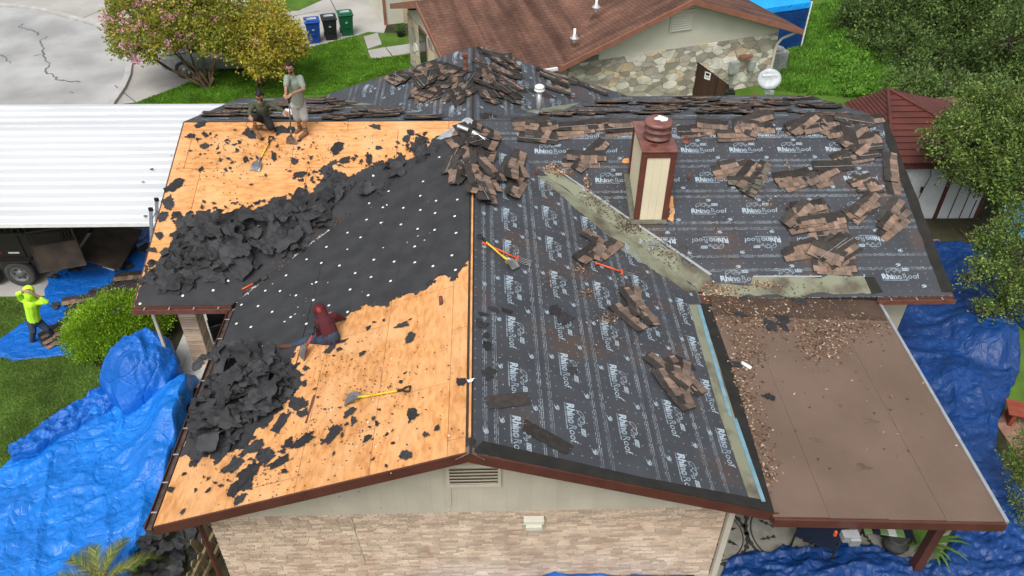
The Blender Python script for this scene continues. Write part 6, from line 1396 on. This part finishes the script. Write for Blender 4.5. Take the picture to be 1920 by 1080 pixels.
g = G(); g.path([ony(1748, 250, 11.9), ony(1745, 330, 11.9), ony(1722, 372, 11.9)], .012, n=5); wc = g.build('hanging_cable', 'black_plastic'); g = G(); capsule(g, ony(1729, 352, 11.9), ony(1727, 360, 11.9), .04, .03, 8); g.build('cable_weight', 'black_plastic', wc); tag(wc, 'thin black cable with a small weight hanging before the white shed', 'cable')
# wooden fence behind the shed
wf = empty('plank_fence', 'weathered plank fence behind the red roofed shed', 'fence', (17.5, 17.2, 0), R(12))
for k in range(22): G().box((-2.6+.26*k, random.uniform(-.01, .01), .85), (.245, .025, 1.7+random.uniform(-.04, .04))).build('plank', 'wood_grey', wf)
G().box((0, .05, 1.2), (5.6, .05, .1)).build('fence_rail', 'wood_grey', wf)
# terracotta pavers
for i in range(3):
    for j in range(6): g = G(); g.box((0, 0, .03), (.36, .27, .05)); o = g.build('paver', 'paver', M=Matrix.Translation((12.25+.4*i+.12*(j % 2), 9.3+.30*j, .0)) @ Matrix.Rotation(random.uniform(-.12, .12), 4, 'Z') @ Matrix.Rotation(R(4), 4, 'X')); struct(o)
for i in range(4):
    for j in range(5): g = G(); g.box((0, 0, .03), (.39, .39, .04)); struct(g.build('paver', 'paver', M=Matrix.Translation((11.6+.4*i, 2.6+.4*j, 0))))
bn = empty('red_bench', 'end of a red-brown wooden bench at the right edge', 'bench', onz(1935, 800, 0), R(-20)); 
for k in range(3): bevel(G().box((0, -.17+.17*k, .42), (1.3, .155, .04)).build('seat_board', 'wood_red', bn))
for x in (-.5, .5): G().box((x, 0, .2), (.08, .4, .4)).build('leg', 'wood_red', bn)
for i in range(5):
    p, q = onz(1800+18*i, 430+14*i, .04), onz(1850+16*i, 490+10*i, .06); tag(G().tube(p, q, .02, .012, 6).build('fallen_branch', 'bark'), 'bare fallen branch on the dark soil below the trees', 'branch', 'fallen branches on the soil')

# ================================================================== patio furniture
for k, (x, y, r_) in enumerate(((1335, 1000, .66), (1478, 1000, .80), (1610, 985, .66))):
    c = onz(x, y, .024); g = G()
    for ra, rb in ((.86*r_, .90*r_), (.96*r_, 1.03*r_)):
        n = 40
        for i in range(n): a, b = 2*math.pi*i/n, 2*math.pi*(i+1)/n; g.add([c+Vector((q*math.cos(t), q*math.sin(t), 0)) for q, t in ((ra, a), (ra, b), (rb, b), (rb, a))], [(0, 3, 2, 1)] if False else [(0, 1, 2, 3)])
    for i in range(26):
        a = 2*math.pi*i/26; cc_ = c+Vector((1.0*r_*math.cos(a), 1.0*r_*math.sin(a), .001)); g.add([cc_+Vector((.055*math.cos(t), .055*math.sin(t), 0)) for t in [j*math.pi/4 for j in range(8)]], [tuple(range(8))])
    for i in range(8):
        a = 2*math.pi*i/8+.2; d = Vector((math.cos(a), math.sin(a), 0)); s_ = Vector((-d.y, d.x, 0))
        for t, w_, ln in ((.35, .04, .16), (.5, .05, .14), (.62, .04, .12)): p = c+d*(r_*t)+Vector((0, 0, .002)); g.add([p-s_*w_, p+d*ln*.5-s_*.01, p+s_*w_, p+d*ln], [(0, 1, 3, 2)])
    struct(g.build('floor_medallion', 'floor_print'))
c1 = empty('folding_chair', 'navy fabric chair with black frame on the patterned patio', 'chair', onz(1522, 1022), R(152))
bevel(G().box((0, 0, .42), (.72, .55, .04)).build('seat', 'navy_cloth', c1)); bevel(G().box((0, .30, .72), (.74, .05, .56), Matrix.Rotation(R(6), 4, 'X')).build('backrest', 'navy_cloth', c1)); 
for x in (-.36, .36):
    for y in (-.26, .26): G().tube((x, y, 0), (x, y, .44), .02, n=8).build('leg', 'black_metal', c1)
    G().tube((x, -.27, .62), (x, .32, .64), .02, n=8).build('armrest', 'black_metal', c1)
lg = empty('lounge_chair', 'green and navy striped lounge chair under the patio roof', 'chair', onz(1640, 985), R(-10))
for k in range(6): G().box((-.36+.145*k, 0, .42), (.14, 1.2, .03), Matrix.Rotation(R(-6), 4, 'X')).build('seat_stripe', ('green_stripe', 'navy_cloth', 'green_stripe', 'tile_white', 'green_stripe', 'navy_cloth')[k], lg)
for x in (-.45, .45):
    G().tube((x, -.65, .48), (x, .65, .38), .022, n=8).build('side_rail', 'black_metal', lg)
    for y in (-.5, .5): G().tube((x, y, .42), (x*1.05, y, 0), .02, n=8).build('leg', 'black_metal', lg)
pl2 = empty('potted_plant', 'grey ceramic pot with strappy green leaves by the patio post', 'plant', onz(1672, 1030)); G().lathe([(.13, 0), (.21, .14), (.22, .26), (.16, .36), (.17, .38), (.12, .37), (.02, .33)], 20).build('pot', 'pot_grey', pl2, True)
sp_ = empty('strappy_plant', 'clump of arching strap leaves at the foot of the brown post', 'plant', onz(1735, 1025))
for k in range(26):
    a = k*2.4; L_ = random.uniform(.45, .85); d = Vector((math.cos(a), math.sin(a), 0)); s_ = Vector((-d.y, d.x, 0)); g = G(); pts = [d*(L_*t*.9)+Vector((0, 0, .05+L_*(1.0*t-.75*t*t))) for t in (0, .25, .5, .75, 1)]
    vs = []
    for i, p in enumerate(pts): w_ = (.02, .03, .028, .02, .002)[i]; vs += [p-s_*w_, p+s_*w_]
    g.add(vs, [(2*i, 2*i+1, 2*i+3, 2*i+2) for i in range(4)]); g.build('leaf', 'leaf_plant', sp_)

# ================================================================== parked vehicle behind the flowering tree
cr_ = onz(350, 147); car = empty('parked_suv', 'silver sport utility vehicle half hidden behind the flowering tree', 'car', cr_+Vector((1.35, .95, 0)), R(4))
def loft(g, secs):
    n = len(secs[0]); b = []
    for s_ in secs: b += s_
    fs = []
    for i in range(len(secs)-1):
        for k in range(n): fs.append((i*n+k, i*n+(k+1) % n, (i+1)*n+(k+1) % n, (i+1)*n+k))
    fs += [tuple(range(n-1, -1, -1)), tuple(range((len(secs)-1)*n, len(secs)*n))]; g.add(b, fs)
def sec(x, z0, z1, w0, w1): return [Vector((x, -w0, z0)), Vector((x, w0, z0)), Vector((x, w0*1.02, (z0+z1)/2)), Vector((x, w1, z1)), Vector((x, -w1, z1)), Vector((x, -w0*1.02, (z0+z1)/2))]
g = G(); loft(g, [sec(-2.3, .42, .78, .72, .70), sec(-2.15, .36, .92, .86, .80), sec(-1.2, .34, 1.04, .9, .86), sec(1.9, .34, 1.06, .9, .86), sec(2.3, .42, 1.0, .84, .8)]); bd = bevel(g.build('body', 'car_silver', car, True), .05, 3)
g = G(); loft(g, [sec(-1.15, 1.0, 1.06, .84, .84), sec(-.55, 1.0, 1.66, .84, .68), sec(1.6, 1.0, 1.68, .84, .68), sec(2.2, 1.0, 1.1, .82, .8)]); bevel(g.build('cabin', 'glass_dark', car), .04, 2)
G().box((.5, 0, 1.70), (2.0, 1.32, .05)).build('roof', 'car_silver', car)
for x in (-1.4, 1.4):
    for s_ in (-1, 1): wheel(Vector((x, s_*.82, .36)), (0, s_, 0), .36, .24, car, 'galvanised')
for s_ in (-1, 1): bevel(G().box((-2.2, s_*.62, .78), (.16, .32, .15)).build('headlight', 'white', car)); bevel(G().box((-.75, s_*.98, 1.05), (.14, .16, .12)).build('wing_mirror', 'car_silver', car))
for x in (-.05, .95): G().box((x, -.76, 1.33), (.06, .16, .64), Matrix.Translation((0, 0, 0))).build('door_pillar', 'car_silver', car)

# ================================================================== trees
def limb(g, pts, r0, r1, n=8):
    for i in range(len(pts)-1): a = r0+(r1-r0)*i/(len(pts)-1); b = r0+(r1-r0)*(i+1)/(len(pts)-1); g.tube(pts[i], pts[i+1], a, b, n)
def tree(name, label, base, stems, blobs, nl, ln, wd, lm, bark, flowers=0, shell=.45, clump=9, cs=.13, up=.15, group=None, r0=.07, twigs=60):
    root = empty(name, label, 'tree', base, group=group); base = Vector(base); BB = [(b[0]-base.x, b[1]-base.y, b[2]-base.z, *b[3:]) for b in blobs]; g = G(); rs = random.Random(len(label))
    for k in range(max(stems, len(BB))):
        b = BB[k % len(BB)]; a = k*2.4; st = Vector((.12*math.cos(a), .12*math.sin(a), 0))*(stems > 1); e = Vector(b[:3]); m_ = st.lerp(e, .5)+Vector((rs.uniform(-.2, .2), rs.uniform(-.2, .2), -.1)); limb(g, [st, st.lerp(m_, .5)+Vector((rs.uniform(-.1, .1), 0, .1)), m_, e], r0, r0*.3)
    
    for k in range(twigs):
        b = rs.choice(BB); e = Vector(b[:3]); d = Vector((rs.gauss(0, 1), rs.gauss(0, 1), rs.gauss(.2, .7))).normalized(); q = Vector((e.x+d.x*b[3]*.95, e.y+d.y*b[4]*.95, e.z+d.z*b[5]*.95)); m_ = e.lerp(q, .5)+Vector((rs.gauss(0, .1), rs.gauss(0, .1), rs.gauss(0, .1))); limb(g, [e, m_, q], r0*.25, .008, 5)
    g.build('trunk', bark, root, True)
    if flowers: BB = [(*b[:3], b[3]*.84, b[4]*.84, b[5]*.84) for b in BB]
    BB = satellites(BB, 9, (.18, .42)); foliage('crown', BB, nl, ln, wd, lm, root, shell, clump, cs, up)
    if flowers:
        C_, d = blob_pts(BB, flowers, 1.); ok = (C_[:, 0] < C_[:, 0].mean()+1.0*np.abs(rng.normal(0, 1, len(C_)))); C_, d = C_[ok], d[ok]; P = np.repeat(C_, 22, 0)+rng.normal(0, .065, (len(C_)*22, 3)); link('blossom', leaves('blossom', P, np.repeat(d, 22, 0), .08, .07, ['blossom'], jit=.8), root)
    return root
def pb(x, y, Y, rx, ry, rz): p = ony(x, y, Y); return (p.x, p.y, p.z, rx, ry, rz)
t1 = onz(390, 163)
tree('flowering_tree', 'crepe myrtle tree with pink blossom and many bare stems on the lawn', t1, 8, [pb(300, 52, 21.4, 1.2, 1.2, .8), pb(370, 40, 22, 1.5, 1.4, 1.1), pb(260, 35, 22, 1.2, 1.2, 1.1), pb(430, 50, 21.6, 1.2, 1.2, .9), pb(330, 10, 22.5, 1.6, 1.4, 1.1), pb(420, 0, 22.5, 1.4, 1.3, 1.), pb(265, 92, 20.8, .6, .6, .45), pb(240, 80, 21.5, .6, .7, .5), pb(410, 85, 20.8, .7, .7, .45)], 30000, .13, .075, 'leaf_myrtle', 'bark', 330, .7, 14, .12, group=None, r0=.06)
t2 = onz(485, 165)
tree('flowering_tree', 'smaller yellowing crepe myrtle tree with two thin stems behind the crouching man', t2, 3, [pb(480, 90, 21.2, .95, .9, .75), pb(520, 65, 21.6, .95, .9, .75), pb(450, 70, 21.4, .8, .8, .7), pb(500, 120, 20.9, .8, .7, .5), pb(545, 80, 21.4, .65, .7, .55), pb(500, 35, 22, .9, .9, .7)], 14000, .125, .07, 'leaf_myrtle_yellow', 'bark', 22, .7, 14, .12, r0=.04)
# right-hand trees
tree('leafy_tree', 'large dark green tree filling the top right corner beyond the shed', (20.5, 25.5, 0), 5, [pb(1700, 40, 26, 2.0, 1.8, 1.6), pb(1800, 60, 25, 2.2, 2., 1.8), pb(1880, 30, 25, 2.2, 2, 1.8), pb(1780, -20, 27, 2.2, 2, 1.8), pb(1690, 100, 24, 1.4, 1.3, 1.1), pb(1760, 130, 23, 1.5, 1.4, 1.2), pb(1850, 130, 22.5, 1.6, 1.5, 1.3), pb(1920, 110, 23, 1.6, 1.5, 1.4), pb(1640, 20, 27, 1.4, 1.4, 1.1), pb(1890, 80, 21.5, 1.3, 1.3, 1.1), pb(1710, 160, 19.5, .9, .9, .7), pb(1770, 175, 18.8, .9, .9, .7), pb(1850, 185, 18, 1.0, 1., .8)], 78000, .14, .075, 'leaf_oak_far', 'bark_dark', 0, .5, 16, .14, r0=.16, twigs=150)
tree('leafy_tree', 'leafy tree overhanging the shed roof on the right, bright at its tips', (17.2, 13.2, 0), 4, [pb(1880, 215, 12.6, 1.0, 1., .75), pb(1830, 265, 11.6, .85, .8, .55), pb(1890, 290, 11.2, .9, .9, .7), pb(1800, 235, 12.0, .6, .6, .42), pb(1930, 240, 12, 1.1, 1.1, .9), pb(1850, 330, 10.8, .7, .7, .5), pb(1910, 350, 10.6, .75, .8, .6), pb(1775, 285, 11.2, .45, .5, .3), pb(1800, 320, 10.9, .45, .45, .32), pb(1840, 200, 13, .7, .7, .5), pb(1745, 262, 11.6, .28, .3, .18)], 40000, .09, .05, 'leaf_oak', 'bark_dark', 0, .4, 16, .09, r0=.09, twigs=150)
tree('leafy_tree', 'near branchy tree over the dark blue tarp at the right edge', (15.4, 8.6, 0), 4, [pb(1880, 520, 7.4, .55, .6, .42), pb(1850, 490, 7.5, .4, .45, .32), pb(1910, 560, 7.2, .5, .6, .42), pb(1870, 450, 8.0, .45, .5, .34), pb(1920, 480, 7.6, .6, .7, .5), pb(1900, 420, 8.4, .4, .5, .34), pb(1850, 580, 7.0, .28, .35, .22), pb(1815, 520, 7.3, .22, .25, .16), pb(1885, 600, 6.9, .2, .3, .16)], 12000, .07, .04, 'leaf_oak', 'bark_dark', 0, .3, 14, .07, r0=.06, twigs=120)
tree('leafy_tree', 'few leafy sprigs reaching in at the lower right edge', (11.5, 1.8, 0), 3, [pb(1925, 860, 2.2, .35, .35, .3), pb(1915, 890, 2.0, .25, .25, .2), pb(1925, 950, 1.5, .25, .25, .3), pb(1940, 820, 2.6, .3, .3, .2)], 4200, .06, .02, 'leaf_oak', 'bark_dark', 0, .3, 9, .07, r0=.03, twigs=25)
tree('leafy_tree', 'low scrubby trees along the far right yard boundary', (23, 30, 0), 4, [pb(1660, -30, 32, 2.2, 2, 1.5), pb(1580, -40, 34, 2, 2, 1.4), pb(1740, -50, 31, 2.4, 2, 1.8), pb(1900, -40, 29, 2.6, 2, 2)], 30000, .13, .07, 'leaf_oak_far', 'bark_dark', 0, .5, 10, .16, r0=.14, twigs=40)
# strips of taller ground cover on the right yard
P = np.array([tuple(onz(random.gauss(1590, 10)+(y-60)*.14, y+random.uniform(-3, 3))) for y in rng.uniform(20, 180, 2600)]); P = np.repeat(P, 8, 0)+rng.normal(0, .14, (len(P)*8, 3))*np.array([1, 1, 0]); P[:, 2] = rng.uniform(.05, .22, len(P))
tag(link('ground_cover', leaves('ground_cover', P, np.tile([0, 0, .6], (len(P), 1)), .13, .09, ['ground_cover'], jit=.8)), 'band of taller bright weeds running through the right yard', 'ground cover', kind='stuff')
